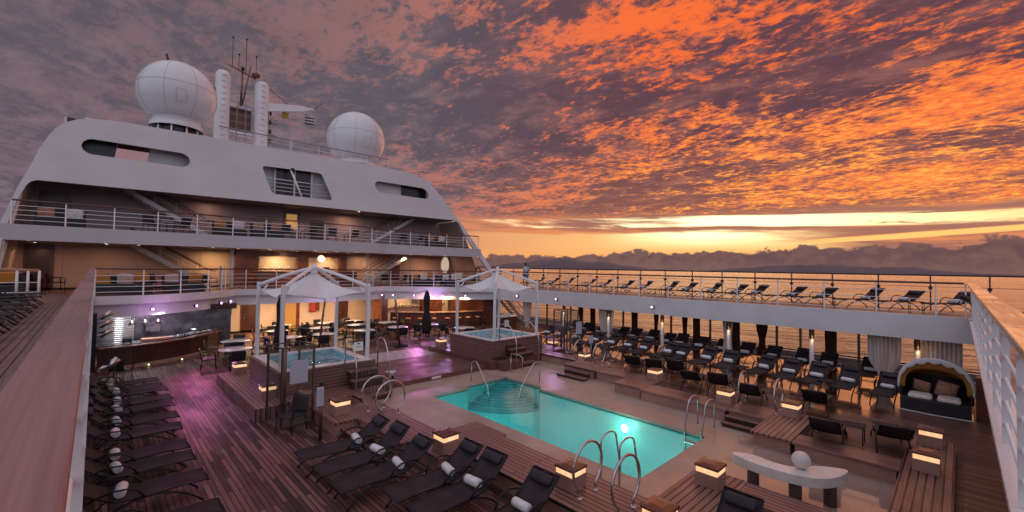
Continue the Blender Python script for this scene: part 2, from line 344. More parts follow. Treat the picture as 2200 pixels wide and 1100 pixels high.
M['glass'] = glass_mat('shower_glass', (.95, .96, .96), .07)
def seafn(t, b):
    p = t.pos(); x, y, z = t.xyz(p)
    # ripples run square to the sight line of the open side
    c, s = cos(R(30)), sin(R(30))
    u = x * c + y * s; v = y * c - x * s
    n1 = t.noise(t.vec(u * .085, v * .030, 0.0), 1.0, 5, .58, .6)
    n2 = t.noise(t.vec(u * .7, v * .28, 4.0), 1.0, 4, .6, .3)
    n3 = t.noise(t.vec(u * .012, v * .006, 9.0), 1.0, 3)
    bump(t, b, n1 * 1.0 + n2 * .09, 1.0, 6.0)
    t.put(b.inputs['Roughness'], t.sm(n3, .3, .7, .10, .20))
M['sea'] = mat('sea_water', (.012, .010, .012), .18, spec=.9, fn=seafn)
M['hill'] = mat('hazy_hill', (.10, .075, .10), .95, fn=tint((.12, .085, .10), (.16, .11, .125), .0012, 5))  # mauve haze is put into the base colour, no air is built
M['hull'] = mat('hull_white', (.6, .58, .6), .4)

# ------------------------------------------------------------------ mesh builder
class MB:
    def __init__(s): s.v = []; s.f = []; s.sm = []
    def add(s, vs, fs, smooth=False):
        o = len(s.v); s.v += [Vector(a) for a in vs]; s.f += [tuple(i + o for i in f) for f in fs]; s.sm += [smooth] * len(fs); return s
    def box(s, x0, x1, y0, y1, z0, z1, tr=None):
        vs = [Vector((x, y, z)) for z in (z0, z1) for y in (y0, y1) for x in (x0, x1)]
        if tr is not None: vs = [tr @ a for a in vs]
        return s.add(vs, [(0, 2, 3, 1), (4, 5, 7, 6), (0, 1, 5, 4), (2, 6, 7, 3), (0, 4, 6, 2), (1, 3, 7, 5)])
    def cbox(s, x0, x1, y0, y1, z0, z1, c=.01, tr=None):      # box with chamfered vertical and top edges
        P_ = [(x0 + c, y0), (x1 - c, y0), (x1, y0 + c), (x1, y1 - c), (x1 - c, y1), (x0 + c, y1), (x0, y1 - c), (x0, y0 + c)]
        cx_, cy_ = (x0 + x1) / 2, (y0 + y1) / 2
        def ins(p): return (p[0] - c * (1 if p[0] > cx_ else -1), p[1] - c * (1 if p[1] > cy_ else -1))
        vs = [(a, b, z0) for a, b in P_] + [(a, b, z1 - c) for a, b in P_] + [ins(p) + (z1,) for p in P_]
        fs = [tuple(range(7, -1, -1)), tuple(range(16, 24))]
        for k in range(8):
            j = (k + 1) % 8; fs += [(k, j, 8 + j, 8 + k), (8 + k, 8 + j, 16 + j, 16 + k)]
        vs = [Vector(a) for a in vs]
        if tr is not None: vs = [tr @ a for a in vs]
        return s.add(vs, fs)
    def tube(s, pts, r, n=8, smooth=True, caps=True, flat=1.0, closed=False):
        pts = [Vector(p) for p in pts]; rs = r if hasattr(r, '__len__') else [r] * len(pts)
        vs = []; N = len(pts); prev = None
        for i, p in enumerate(pts):
            if closed: t = (pts[(i + 1) % N] - pts[i - 1])
            else: t = (pts[min(i + 1, N - 1)] - pts[max(i - 1, 0)])
            t.normalize()
            if prev is None:
                a = Vector((0, 0, 1)) if abs(t.z) < .9 else Vector((0, 1, 0))
                a = (a - t * a.dot(t)).normalized()
            else:
                a = (prev - t * prev.dot(t))
                a = a.normalized() if a.length > 1e-6 else Vector((1, 0, 0))
            prev = a; b = t.cross(a)
            for k in range(n):
                q = 2 * pi * (k + .5) / n
                vs.append(p + a * cos(q) * rs[i] + b * sin(q) * rs[i] * flat)
        fs = []
        for i in range(N if closed else N - 1):
            for k in range(n):
                j = (k + 1) % n; i2 = (i + 1) % N
                fs.append((i * n + k, i * n + j, i2 * n + j, i2 * n + k))
        if caps and not closed: fs += [tuple(range(n - 1, -1, -1)), tuple((N - 1) * n + k for k in range(n))]
        return s.add(vs, fs, smooth)
    def lathe(s, prof, c=(0, 0, 0), n=24, smooth=True, tr=None, arc=None):
        vs = []
        for r, z in prof:
            for k in range(n):
                q = 2 * pi * k / n; vs.append(Vector((r * cos(q), r * sin(q), z)))
        if tr is not None: vs = [tr @ v for v in vs]
        vs = [v + Vector(c) for v in vs]
        fs = []
        for i in range(len(prof) - 1):
            for k in range(n):
                j = (k + 1) % n; fs.append((i * n + k, i * n + j, (i + 1) * n + j, (i + 1) * n + k))
        return s.add(vs, fs, smooth)
    def disc(s, c, r, z, n=24, up=True, ry=None):
        vs = [(c[0] + r * cos(2 * pi * k / n), c[1] + (ry or r) * sin(2 * pi * k / n), z) for k in range(n)]
        return s.add(vs, [tuple(range(n)) if up else tuple(range(n - 1, -1, -1))])
    def prism(s, poly, z0, z1, f=None, smooth=False):          # poly (a,b) list, ccw
        f = f or (lambda a, b, c: (a, b, c)); n = len(poly)
        vs = [f(a, b, z0) for a, b in poly] + [f(a, b, z1) for a, b in poly]
        tri = tessellate_polygon([[Vector((a, b, 0)) for a, b in poly]])
        fs = [tuple(reversed(t)) for t in tri] + [tuple(i + n for i in t) for t in tri]
        s.add(vs, fs)
        o = len(s.v)
        return s.add(vs, [(k, (k + 1) % n, (k + 1) % n + n, k + n) for k in range(n)], smooth)
    def holed(s, outer, holes, f0, f1):                         # plate with holes; f0/f1 map (a,b) to the two faces
        loops = [outer] + holes; flat = [p for l in loops for p in l]
        tri = tessellate_polygon([[Vector((a, b, 0)) for a, b in l] for l in loops]); n = len(flat)
        vs = [f0(a, b) for a, b in flat] + [f1(a, b) for a, b in flat]
        fs = [tuple(reversed(t)) for t in tri] + [tuple(i + n for i in t) for t in tri]; s.add(vs, fs)
        fs = []; o = 0
        for l in loops:
            m = len(l); fs += [(o + k, o + (k + 1) % m, o + (k + 1) % m + n, o + k + n) for k in range(m)]; o += m
        return s.add(vs, fs)
    def sheet(s, nu, nv, f, smooth=True, thick=0.0):
        vs = [Vector(f(i / nu, j / nv)) for i in range(nu + 1) for j in range(nv + 1)]; w = nv + 1
        fs = [(i * w + j, (i + 1) * w + j, (i + 1) * w + j + 1, i * w + j + 1) for i in range(nu) for j in range(nv)]
        s.add(vs, fs, smooth)
        return s
    def sphere(s, c, r, n=20, m=14, tr=None, rz=None):
        prof = [(r * sin(pi * i / m) + 1e-5, -(rz or r) * cos(pi * i / m)) for i in range(m + 1)]
        return s.lathe(prof, c, n, True, tr)
    def build(s, name, material, parent=None, label=None, cat=None, group=None, kind=None, thick=0.0, bevel=0.0, sub=0, up=False):
        me = bpy.data.meshes.new(name); off = Vector((0, 0, 0))
        if parent is not None and parent.get('_w'): off = base_of(parent)
        me.from_pydata([v - off for v in s.v], [], s.f); me.update()
        for p, k in zip(me.polygons, s.sm): p.use_smooth = k
        bm = bmesh.new(); bm.from_mesh(me); bmesh.ops.remove_doubles(bm, verts=bm.verts, dist=1e-5) if not any(s.sm) or True else None
        bmesh.ops.recalc_face_normals(bm, faces=bm.faces)
        if up and sum(f.normal.z for f in bm.faces) < 0: bmesh.ops.reverse_faces(bm, faces=bm.faces)
        bm.to_mesh(me); bm.free()
        o = bpy.data.objects.new(name, me); me.materials.append(M[material] if isinstance(material, str) else material)
        COL.objects.link(o)
        if thick:
            md = o.modifiers.new('thickness', 'SOLIDIFY'); md.thickness = thick; md.offset = 0
        if bevel:
            md = o.modifiers.new('bevel', 'BEVEL'); md.width = bevel; md.segments = 2; md.limit_method = 'ANGLE'
        if sub:
            md = o.modifiers.new('sub', 'SUBSURF'); md.levels = sub; md.render_levels = sub
        if parent is not None: o.parent = parent
        tag(o, label, cat, group, kind); return o
def tag(o, label=None, cat=None, group=None, kind=None):
    if label: o['label'] = label
    if cat: o['category'] = cat
    if group: o['group'] = group
    if kind: o['kind'] = kind
    return o
BASE = {}
def base_of(o):
    v = Vector((0, 0, 0))
    while o is not None: v += BASE.get(o.name, Vector((0, 0, 0))); o = o.parent
    return v
def thing(name, label, cat, loc=(0, 0, 0), rz=0.0, group=None, worldparts=False):
    o = bpy.data.objects.new(name, None); COL.objects.link(o); o.location = loc; o.rotation_euler = (0, 0, rz); o.empty_display_size = .2
    tag(o, label, cat, group)
    if worldparts: o['_w'] = 1; BASE[o.name] = Vector(loc)
    return o
def sub(o, part):                # world-coordinate sub-part: hand the child the same origin
    part['_w'] = 1; BASE[part.name] = Vector((0, 0, 0)); return part
def copy_tree(o, loc=None, rz=None, label=None, parent=None, scale=None):
    c = o.copy(); COL.objects.link(c)
    if parent is not None: c.parent = parent
    if loc is not None: c.location = loc
    if rz is not None: c.rotation_euler = (0, 0, rz)
    if label: c['label'] = label
    if scale: c.scale = scale
    for ch in list(o.children): copy_tree(ch, parent=c)
    return c
class Proto:                      # first use moves the prototype itself, later uses copy it
    def __init__(s, o): s.o = o; s.used = False
    def put(s, loc, rz, label, group=None, scale=None):
        if not s.used:
            s.used = True; s.o.location = loc; s.o.rotation_euler = (0, 0, rz); s.o['label'] = label; r = s.o
            if scale: r.scale = scale
        else: r = copy_tree(s.o, loc, rz, label, scale=scale)
        if group: r['group'] = group
        return r
ORD = ['nearest', 'second', 'third', 'fourth', 'fifth', 'sixth', 'seventh', 'eighth', 'ninth', 'tenth', 'eleventh', 'twelfth', 'thirteenth', 'fourteenth', 'fifteenth', 'sixteenth', 'seventeenth', 'eighteenth']
def lamp(kind, loc, energy, color, size=.1, target=None, spot=None, blend=.5, parent=None, name='light'):
    d = bpy.data.lights.new(name, kind); o = bpy.data.objects.new(name, d); COL.objects.link(o); o.location = loc
    d.energy = energy; d.color = color
    if kind == 'AREA': d.size = size
    else: d.shadow_soft_size = size
    if spot: d.spot_size = R(spot); d.spot_blend = blend
    if target is not None: o.rotation_euler = (Vector(loc) - Vector(target)).to_track_quat('Z', 'Y').to_euler()
    return o

# ================================================================== SETTING
SEA_Z = -13.5
m = MB(); m.add([(-70000, -70000, SEA_Z), (70000, -70000, SEA_Z), (70000, 70000, SEA_Z), (-70000, 70000, SEA_Z)], [(0, 1, 2, 3)]).build('sea', 'sea', kind='structure')
def hills(name, a0, a1, dist, prof, depth=2600):
    # a terrain ridge: prof = [(azimuth deg, height m)]
    def hgt(a):
        for (p, h), (q, g) in zip(prof, prof[1:]):
            if p <= a <= q:
                t = (a - p) / (q - p); t = t * t * (3 - 2 * t); return h + (g - h) * t
        return 0
    rnd = random.Random(5); ph = [(rnd.uniform(0, 6), rnd.uniform(.8, 1.2)) for _ in range(8)]
    def f(u, v):
        a = a0 + (a1 - a0) * u; d = dist + depth * v; r = sin(pi * v) ** .8
        n = sum(sin(a * (3.1 * 1.7 ** k) * w + p + v * 3 * k) / 1.5 ** k for k, (p, w) in enumerate(ph)) * .035
        return (d * cos(R(a)), d * sin(R(a)), SEA_Z - 20 + max(hgt(a), 0) * r * (1 + n) + 20 * r)
    MB().sheet(160, 14, f).build(name, 'hill', kind='structure')
def AZ(pxx): return 46.06 - math.degrees(math.atan((pxx - 1100) / 927))
hills('hills', AZ(1530), AZ(960), 9000, [(AZ(1530), 0), (AZ(1480), 25), (AZ(1400), 45), (AZ(1340), 120), (AZ(1290), 200), (AZ(1262), 190), (AZ(1215), 285), (AZ(1170), 215), (AZ(1110), 130), (AZ(1050), 60), (AZ(960), 0)])
hills('hills', AZ(2260), AZ(1470), 14000, [(AZ(2260), 20), (AZ(2120), 60), (AZ(2030), 110), (AZ(1960), 210), (AZ(1880), 190), (AZ(1780), 265), (AZ(1730), 240), (AZ(1660), 215), (AZ(1600), 120), (AZ(1470), 0)])

hull = MB(); hull.prism([(-5.2, -40), (25.2, -40), (25.2, 40), (20, 75), (10, 100), (0, 75), (-5.2, 40)], SEA_Z - 2, -2.2)
hull.box(-5.2, 25.2, 31.4, 75, -2.25, -.02); hull.box(25.0, 25.2, -40, 31.4, -2.25, 2.0 * 0 + .4); hull.box(-5.2, -5.0, -40, 31.4, -2.25, .4)
hull.build('ship_hull', 'hull', label='white hull of the cruise ship below the pool deck', cat='ship hull')

# pool outline
POOL = [(8.15, 4.6), (11.5, 4.6), (11.5, 10.4), (11.75, 10.55), (11.75, 12.45), (9.85, 12.45), (9.7, 12.2), (8.15, 12.2)]
def flat(a, b, c): return (a, b, c)
m = MB(); m.holed([(-5, -9), (25, -9), (25, 31.2), (-5, 31.2)], [[(7.9, 4.35), (11.95, 4.35), (11.95, 12.7), (7.9, 12.7)]], lambda a, b: (a, b, -.3), lambda a, b: (a, b, 0.0)); m.build('lower_deck', 'deck', kind='structure')
COURT = [(8.5, .5), (12.2, .5), (12.2, 3.2), (13.5, 3.2), (13.5, 8), (14.5, 8), (14.5, 11), (15.3, 11), (15.3, 14.1), (7.3, 14.1), (7.3, 13.4), (5.9, 13.4), (5.9, 8.2), (6.4, 8.2), (6.4, 3.2), (8.5, 3.2)]
m = MB(); m.holed(COURT, [POOL], lambda a, b: (a, b, -.1), lambda a, b: (a, b, .006)); m.build('pool_surround', 'court', kind='structure')
RD = [(9, -9), (24.98, -9), (24.98, 19), (16.4, 19), (16.4, 13.6), (15.3, 13.6), (15.3, 11.2), (14.5, 11.2), (14.5, 7.8), (13.5, 7.8), (13.5, 3.2), (12.2, 3.2), (12.2, .5), (9, .5)]
MB().prism(RD, .003, .15).build('side_deck', 'deckR', kind='structure')
MB().prism([(7.3, 13.85), (11.95, 13.85), (11.95, 17.3), (7.3, 17.3)], .004, .17).build('middle_platform', 'deckM', kind='structure')
MB().prism([(7.3, 17.305), (12.0, 17.305), (12.0, 19.3), (7.3, 19.3)], .004, .13).build('marble_strip', 'mosaic', kind='structure')
MB().prism([(3.22, 13.25), (7.295, 13.25), (7.295, 18.4), (3.22, 18.4)], .004, .35).build('tub_platform', 'bench', kind='structure')
MB().prism([(12.3, 13.1), (13.3, 13.1), (13.3, 13.6), (16.9, 13.6), (16.9, 18.3), (12.005, 18.3), (12.005, 13.6), (12.3, 13.6)], .005, .35).build('tub_platform', 'deckM', kind='structure')

# the pool: basin, corner steps, lamp, water
pool = thing('swimming_pool', 'rectangular turquoise swimming pool with corner steps sunk in the stone court', 'swimming pool', (9.8, 8.4, 0), worldparts=True)
m = MB(); n = len(POOL); m.add([(a, b, -1.9) for a, b in POOL] + [(a, b, -.101) for a, b in POOL], [(k, (k + 1) % n, (k + 1) % n + n, k + n) for k in range(n)])
tri = tessellate_polygon([[Vector((a, b, 0)) for a, b in POOL]]); m.add([(a, b, -1.9) for a, b in POOL], [tuple(t) for t in tri])
m.build('basin', 'tile', pool)
for k in range(6):
    r = .48 + .25 * k; z = -.17 - .12 * k; cx_, cy_ = 11.75, 12.45
    arc = [(cx_, cy_)] + [(cx_ - r * 1.15 * sin(q), cy_ - r * 1.15 * cos(q)) for q in [pi / 2 * i / 14 for i in range(15)]]
    arc = [(max(a, 8.2), b) for a, b in arc]
    st = MB().prism(arc, -1.88 + k * .002, z).build('step', 'tile', pool)
    MB().tube([(a, b, z + .004) for a, b in arc[1:]], .018, 6).build('step_edge', 'steptile', sub(pool, st))
m = MB(); ins = .0
edge = [(a, b) for a, b in POOL]
m.tube([(a, b, -.085) for a, b in edge], .016, 4, smooth=False, closed=True); m.build('tile_band', 'darkwood', pool)
m = MB(); tri = tessellate_polygon([[Vector((a, b, 0)) for a, b in POOL]]); m.add([(a, b, -.07) for a, b in POOL], [tuple(t) for t in tri]); m.build('water', 'poolwater', pool, up=True)
m = MB(); m.lathe([(0.001, 0), (.10, 0), (.12, .03)], n=20, tr=Matrix.Rotation(-pi / 2, 4, 'Y'), c=(11.49, 6.95, -.42)); m.build('pool_lamp', 'poolbulb', pool)
lamp('POINT', (11.0, 6.95, -.45), 20, (1.0, 1.0, .82), .12, name='pool_light')
for p in [(8.6, 10.8, -1.0), (10.0, 9.0, -1.0), (8.45, 6.2, -.9), (10.4, 5.0, -.9)]: lamp('POINT', p, 23, (.80, 1.0, .97), .8, name='pool_light')  # added fill lamps in open water, evening out the pool glow
# lengthwise ladder rungs in the near right corner
lad = thing('pool_ladder', 'steel pool ladder with two hooped rails at the far long side of the pool', 'pool ladder', (11.6, 4.9, 0), worldparts=True)
def laddrail(y, xo, xi, ztop, dirn, par):
    pts = []
    for i in range(13):
        t = i / 12; q = pi * t
        x = xo + (xi - xo) * (.5 - .5 * cos(q)) * .75; z = ztop - .12 + .16 * sin(q); pts.append((x, y, z))
    xe = pts[-1][0]
    pts = [(xo, y, 0), (xo, y, ztop - .35)] + pts + [(xi, y, .05), (xi, y, -.9)]
    MB().tube(pts, .021, 8).build('handrail', 'steel', par)
    MB().lathe([(0.0, .008), (.05, .006), (.055, 0)], c=(xo, y, .007), n=14).build('foot_plate', 'steel', par)
for y in (5.13, 4.68): laddrail(y, 12.28, 11.44, .80, 1, lad)
for z in (-.25, -.5, -.75): MB().box(11.4, 11.48, 4.68, 5.13, z - .012, z + .012).build('rung', 'steel', lad)
lad = thing('pool_ladder', 'steel pool ladder with two hooped rails at the near long side of the pool', 'pool ladder', (7.7, 4.9, 0), worldparts=True)
for y in (5.09, 4.66): laddrail(y, 7.5, 8.24, .88, 1, lad)
for z in (-.25, -.5, -.75): MB().box(8.2, 8.28, 4.66, 5.09, z - .012, z + .012).build('rung', 'steel', lad)
for (a, b, c, lb) in [((10.35, 12.85), (10.27, 12.0), 0, 'left'), ((12.2, 11.05), (11.35, 11.0), 0, 'right')]:
    pts = [(a[0], a[1], 0), (a[0], a[1], .55)]
    for i in range(9):
        t = i / 8; pts.append((a[0] + (b[0] - a[0]) * t * .45, a[1] + (b[1] - a[1]) * t * .45, .62 + .16 * sin(pi * (.15 + .6 * t))))
    pts += [(b[0] - (a[0] - b[0]) * .25, b[1] - (a[1] - b[1]) * .25, 0.0), (b[0] - (a[0] - b[0]) * .4, b[1] - (a[1] - b[1]) * .4, -.5)]
    o = MB().tube(pts, .02, 8).build('pool_handrail', 'steel'); tag(o, 'bent steel handrail into the %s side of the corner pool steps' % lb, 'handrail')

# ------------------------------------------------------------------ benches round the court
def bench(x0, x1, y0, y1, label, along='y', h=.35, over=.05):
    t = thing('deck_bench', label, 'bench', ((x0 + x1) / 2, (y0 + y1) / 2, 0), group='teak benches round the pool court', worldparts=True)
    MB().box(x0 + over, x1 - over, y0 + over, y1 - over, .002, h - .055).build('base', 'benchside', t)
    MB().box(x0, x1, y0, y1, h - .055, h).build('top', 'bench' if along == 'y' else 'benchx', t, bevel=.006)
B_ = [(15.0, 15.75, 11.45, 13.59, 'far right bench between the hot tub and the hooped steps', 'y'), (14.05, 15.25, 9.9, 11.44, 'raised landing under the far pair of hooped rails', 'y'),
      (14.1, 14.95, 8.5, 9.89, 'short bench beside the dark loungers on the sea side', 'y'), (13.2, 14.97, 7.4, 8.49, 'cross planked bench corner under a lit lamp box on the sea side', 'x'),
      (13.05, 13.97, 4.66, 7.39, 'long sea side bench beside the far pool ladder', 'y'), (13.1, 14.2, 3.66, 4.65, 'top landing of the small steps between the near sea side hoops', 'y'),
      (11.85, 14.3, 2.76, 3.65, 'cross planked bench corner above the pale stone bench', 'x'), (11.8, 12.52, .88, 2.75, 'bench behind the pale stone bench and its ball', 'y'),
      (7.0, 14.6, .1, .87, 'wide plank bench with two lit lamp boxes by the near railing', 'x'),
      (5.0, 6.08, 8.66, 10.84, 'bench under the pair of round hoops left of the pool', 'y'), (5.2, 7.15, 7.5, 8.65, 'cross planked bench corner beside a lamp box left of the pool', 'x'),
      (5.75, 7.0, 3.71, 7.49, 'long bench behind the row of near loungers', 'y'), (5.8, 8.95, 2.8, 3.70, 'near bench corner carrying two lit lamp boxes', 'x'), (8.2, 8.92, .88, 2.79, 'narrow bench at the bottom edge of the photo', 'y')]
for b in B_: bench(*b)
t = thing('deck_bench', 'bench corner with a sunken box below the steps of the near hot tub', 'bench', (5.2, 12, 0), group='teak benches round the pool court', worldparts=True)
MB().holed([(4.45, 10.9), (6.0, 10.9), (6.0, 13.24), (4.45, 13.24)], [[(4.95, 11.95), (5.75, 11.95), (5.75, 12.85), (4.95, 12.85)]], lambda a, b: (a, b, .003), lambda a, b: (a, b, .29)).build('base', 'benchside', t)
MB().holed([(4.4, 10.85), (6.05, 10.85), (6.05, 13.245), (4.4, 13.245)], [[(4.95, 11.95), (5.75, 11.95), (5.75, 12.85), (4.95, 12.85)]], lambda a, b: (a, b, .291), lambda a, b: (a, b, .35)).build('top', 'bench', t)
def steps(name, label, boxes, cat='steps'):
    t = thing(name, label, cat, boxes[0][:1] + (boxes[0][2],) + (0,) if False else ((boxes[0][0] + boxes[0][1]) / 2, (boxes[0][2] + boxes[0][3]) / 2, 0), worldparts=True)
    for (x0, x1, y0, y1, z0, z1) in boxes:
        MB().box(x0, x1, y0, y1, z1 - .035, z1).build('tread', 'bench', t, bevel=.004)
        MB().box(x0 + .03, x1 - .03, y0 + .03, y1 - .03, z0, z1 - .036).build('riser', 'darkwood', t)
steps('deck_steps', 'small dark steps down to the pool court below the far hoops', [(13.45, 13.79, 9.95, 11.3, .007, .1), (13.8, 14.04, 10.05, 11.2, .007, .22)])
steps('deck_steps', 'small dark steps down to the pool court between the near sea side hoops', [(12.6, 12.84, 3.7, 4.64, .007, .11), (12.85, 13.09, 3.7, 4.64, .007, .23)])
steps('deck_steps', 'low step at the deck end of the hooped bench by the loungers', [(4.55, 4.99, 10.0, 10.84, .004, .18)])
steps('tub_steps', 'slatted wooden steps up to the near hot tub', [(6.02, 7.0, 13.66, 13.94, .352, .86), (5.98, 7.04, 13.38, 13.65, .352, .61)])
steps('tub_steps', 'slatted wooden steps up to the far hot tub', [(13.3, 14.2, 13.98, 14.1, .352, .88), (13.25, 14.3, 13.72, 13.97, .352, .70), (13.2, 14.45, 13.45, 13.71, .352, .52), (13.32, 14.3, 13.1, 13.42, .007, .18)])
steps('deck_steps', 'low step from the near hot tub platform down to the pool court', [(6.07, 7.1, 12.9, 13.24, .007, .18)])

def hoop(cx, cy, z0, r, ax, label, group, tall=.0):
    t = thing('hoop_rail', label, 'handrail', (cx, cy, z0), group=group)
    pts = []; a0 = R(33)
    zc = r * cos(a0) + .13 + tall
    for i in range(25):
        q = a0 + (2 * pi - 2 * a0) * i / 24
        pts.append((-r * sin(q), zc - r * cos(q)))
    pts = [(pts[0][0], 0)] + pts + [(pts[-1][0], 0)]
    P3 = [(a, 0, b) if ax == 'x' else (0, a, b) for a, b in pts]
    MB().tube(P3, .024, 9).build('tube', 'steel', t)
    for a in (pts[0], pts[-1]):
        c = (a[0], 0, 0.001) if ax == 'x' else (0, a[0], 0.001)
        MB().lathe([(0, .012), (.05, .01), (.055, 0)], c=c, n=14).build('foot_plate', 'steel', t)
HG = 'steel hoop rails on the benches'
hoop(5.68, 11.2, .35, .42, 'x', 'left round steel hoop behind the lamp box left of the pool', HG)
hoop(5.74, 10.5, .35, .42, 'x', 'round steel hoop nearest the pool above the first near lounger', HG)
hoop(6.36, 4.58, .35, .42, 'x', 'big steel hoop in front of a lit lamp box at the bottom of the photo', HG)
hoop(6.36, 3.82, .35, .42, 'x', 'big steel hoop at the bottom edge of the photo right of the ladder', HG)
hoop(15.1, 11.36, .35, .42, 'x', 'far sea side hoop in front of a lit lamp box', HG)
hoop(15.0, 10.31, .35, .42, 'x', 'far sea side hoop next to the dark loungers', HG)
hoop(14.3, 4.6, .35, .42, 'x', 'near sea side hoop left of the small steps', HG)
hoop(14.05, 3.6, .35, .42, 'x', 'near sea side hoop right of the small steps', HG)

# ------------------------------------------------------------------ lit lamp boxes
lb = thing('lamp_box', 'x', 'lamp')
w = .205
MB().cbox(-w, w, -w, w, 0, .235, .006).build('base', 'benchside', lb)
MB().cbox(-w + .012, w - .012, -w + .012, w - .012, .235, .335, .004).build('light_panel', 'glow', lb)
m = MB(); m.cbox(-w - .012, w + .012, -w - .012, w + .012, .335, .375, .008)
m.add([(-w, -w, .3755), (w, -w, .3755), (w, w, .3755), (-w, w, .3755), (-.09, -.09, .395), (.09, -.09, .395), (.09, .09, .395), (-.09, .09, .395)], [(0, 1, 5, 4), (1, 2, 6, 5), (2, 3, 7, 6), (3, 0, 4, 7), (4, 5, 6, 7)])
m.build('lid', 'redwood', lb)
LB = Proto(lb)
for x, y, z, l in [(5.58, 7.76, .35, 'between the third and fourth near loungers'), (6.37, 4.97, .35, 'behind the big steel hoop at the bottom'),
                   (8.35, 3.25, .35, 'on the bench corner left of the pale stone bench'), (6.3, 3.2, .35, 'cut off by the bottom edge of the photo'), (4.83, 11.55, .35, 'below the near hot tub steps by the round hoops'),
                   (3.8, 14.32, .35, 'behind the near glass shower'), (3.85, 18.1, .35, 'left of the near hot tub below the dining tables'), (12.5, 17.95, .35, 'left of the far hot tub'),
                   (17.45, 14.9, .15, 'behind the far glass shower'), (15.95, 11.75, .15, 'seen through the far sea side hoop'), (14.72, 7.7, .35, 'between the dark loungers on the sea side'),
                   (13.85, 4.95, .35, 'left of the small sea side steps'), (13.95, 3.25, .35, 'right of the small sea side steps'), (14.1, .5, .35, 'on the plank bench below the daybed'), (12.21, .5, .35, 'on the plank bench nearest the right railing')]:
    LB.put((x, y, z + .001), 0, 'wooden lamp box with glowing band ' + l, 'glowing wooden lamp boxes')
    lamp('POINT', (x, y, z + .46), 1.0, (1, .62, .3), .2, name='lamp_box_light') if False else None

# ------------------------------------------------------------------ hot tubs
def tub(x0, x1, y0, y1, label, water, mt):
    t = thing('hot_tub', label, 'hot tub', ((x0 + x1) / 2, (y0 + y1) / 2, .35), worldparts=True)
    inn = [(x0 + .33, y0 + .33), (x1 - .33, y0 + .33), (x1 - .33, y1 - .33), (x0 + .33, y1 - .33)]
    out = [(x0, y0), (x1, y0), (x1, y1), (x0, y1)]
    inn2 = [(a - .0, b) for a, b in inn]
    MB().holed(out, [inn2], lambda a, b: (a, b, .352), lambda a, b: (a, b, 1.03)).build('slatted_casing', 'slat', t)
    o2 = [(x0 - .02, y0 - .02), (x1 + .02, y0 - .02), (x1 + .02, y1 + .02), (x0 - .02, y1 + .02)]
    MB().holed(o2, [[(x0 + .08, y0 + .08), (x1 - .08, y0 + .08), (x1 - .08, y1 - .08), (x0 + .08, y1 - .08)]], lambda a, b: (a, b, 1.03), lambda a, b: (a, b, 1.075)).build('wood_rim', 'slat', t)
    o3 = [(x0 + .08, y0 + .08), (x1 - .08, y0 + .08), (x1 - .08, y1 - .08), (x0 + .08, y1 - .08)]
    i3 = [(x0 + .36, y0 + .36), (x1 - .36, y0 + .36), (x1 - .36, y1 - .36), (x0 + .36, y1 - .36)]
    MB().holed(o3, [i3], lambda a, b: (a, b, 1.032), lambda a, b: (a, b, 1.09)).build('rim', 'tubrim', t)
    m = MB(); n = 4; m.add([(a, b, .5) for a, b in i3] + [(a, b, 1.05) for a, b in i3], [(0, 1, 2, 3)] + [(k, (k + 1) % 4, (k + 1) % 4 + 4, k + 4) for k in range(4)]); m.build('shell', 'tubtile', t)
    m = MB(); m.sheet(24, 24, lambda u, v: (i3[0][0] + (i3[2][0] - i3[0][0]) * u, i3[0][1] + (i3[2][1] - i3[0][1]) * v, .99 + .012 * sin(u * 23 + v * 9) * sin(v * 19 + 1) + (.05 * math.exp(-((u - .45) ** 2 + (v - .5) ** 2) * 14)))); m.build('water', water, t, up=True)
    lamp('POINT', ((x0 + x1) / 2, (y0 + y1) / 2, .7), 7, (.5, .9, 1.0), .1, name='tub_light')
tub(3.97, 7.02, 13.96, 17.2, 'square slatted hot tub with still blue water under the near white canopy', 'tubwater', None)
tub(12.5, 15.75, 14.12, 17.2, 'square slatted hot tub with foaming pale water under the far white canopy', 'tubfoam', None)
def tubrail(x, yp, yf, zf, par):
    pts = [(x, yp, .36), (x, yp, 1.75)]
    for i in range(9):
        q = pi / 2 * i / 8; pts.append((x, yp - .05 - (yp - yf - .05) * sin(q), 1.78 + .12 * sin(min(q * 3, pi)) - (1 - cos(q)) * .75))
    pts.append((x, yf, zf)); MB().tube(pts, .022, 8).build('rail', 'steel', par)
t = thing('tub_handrail', 'pair of tall curved steel handrails at the near hot tub steps', 'handrail', (6.5, 13.5, .35), worldparts=True)
tubrail(5.97, 14.0, 13.12, .01, t); tubrail(7.12, 14.0, 13.2, .01, t)
t = thing('tub_handrail', 'pair of tall curved steel handrails at the far hot tub steps', 'handrail', (13.5, 13.5, .35), worldparts=True)
tubrail(12.95, 14.15, 13.07, .01, t); tubrail(14.35, 14.15, 13.07, .01, t)

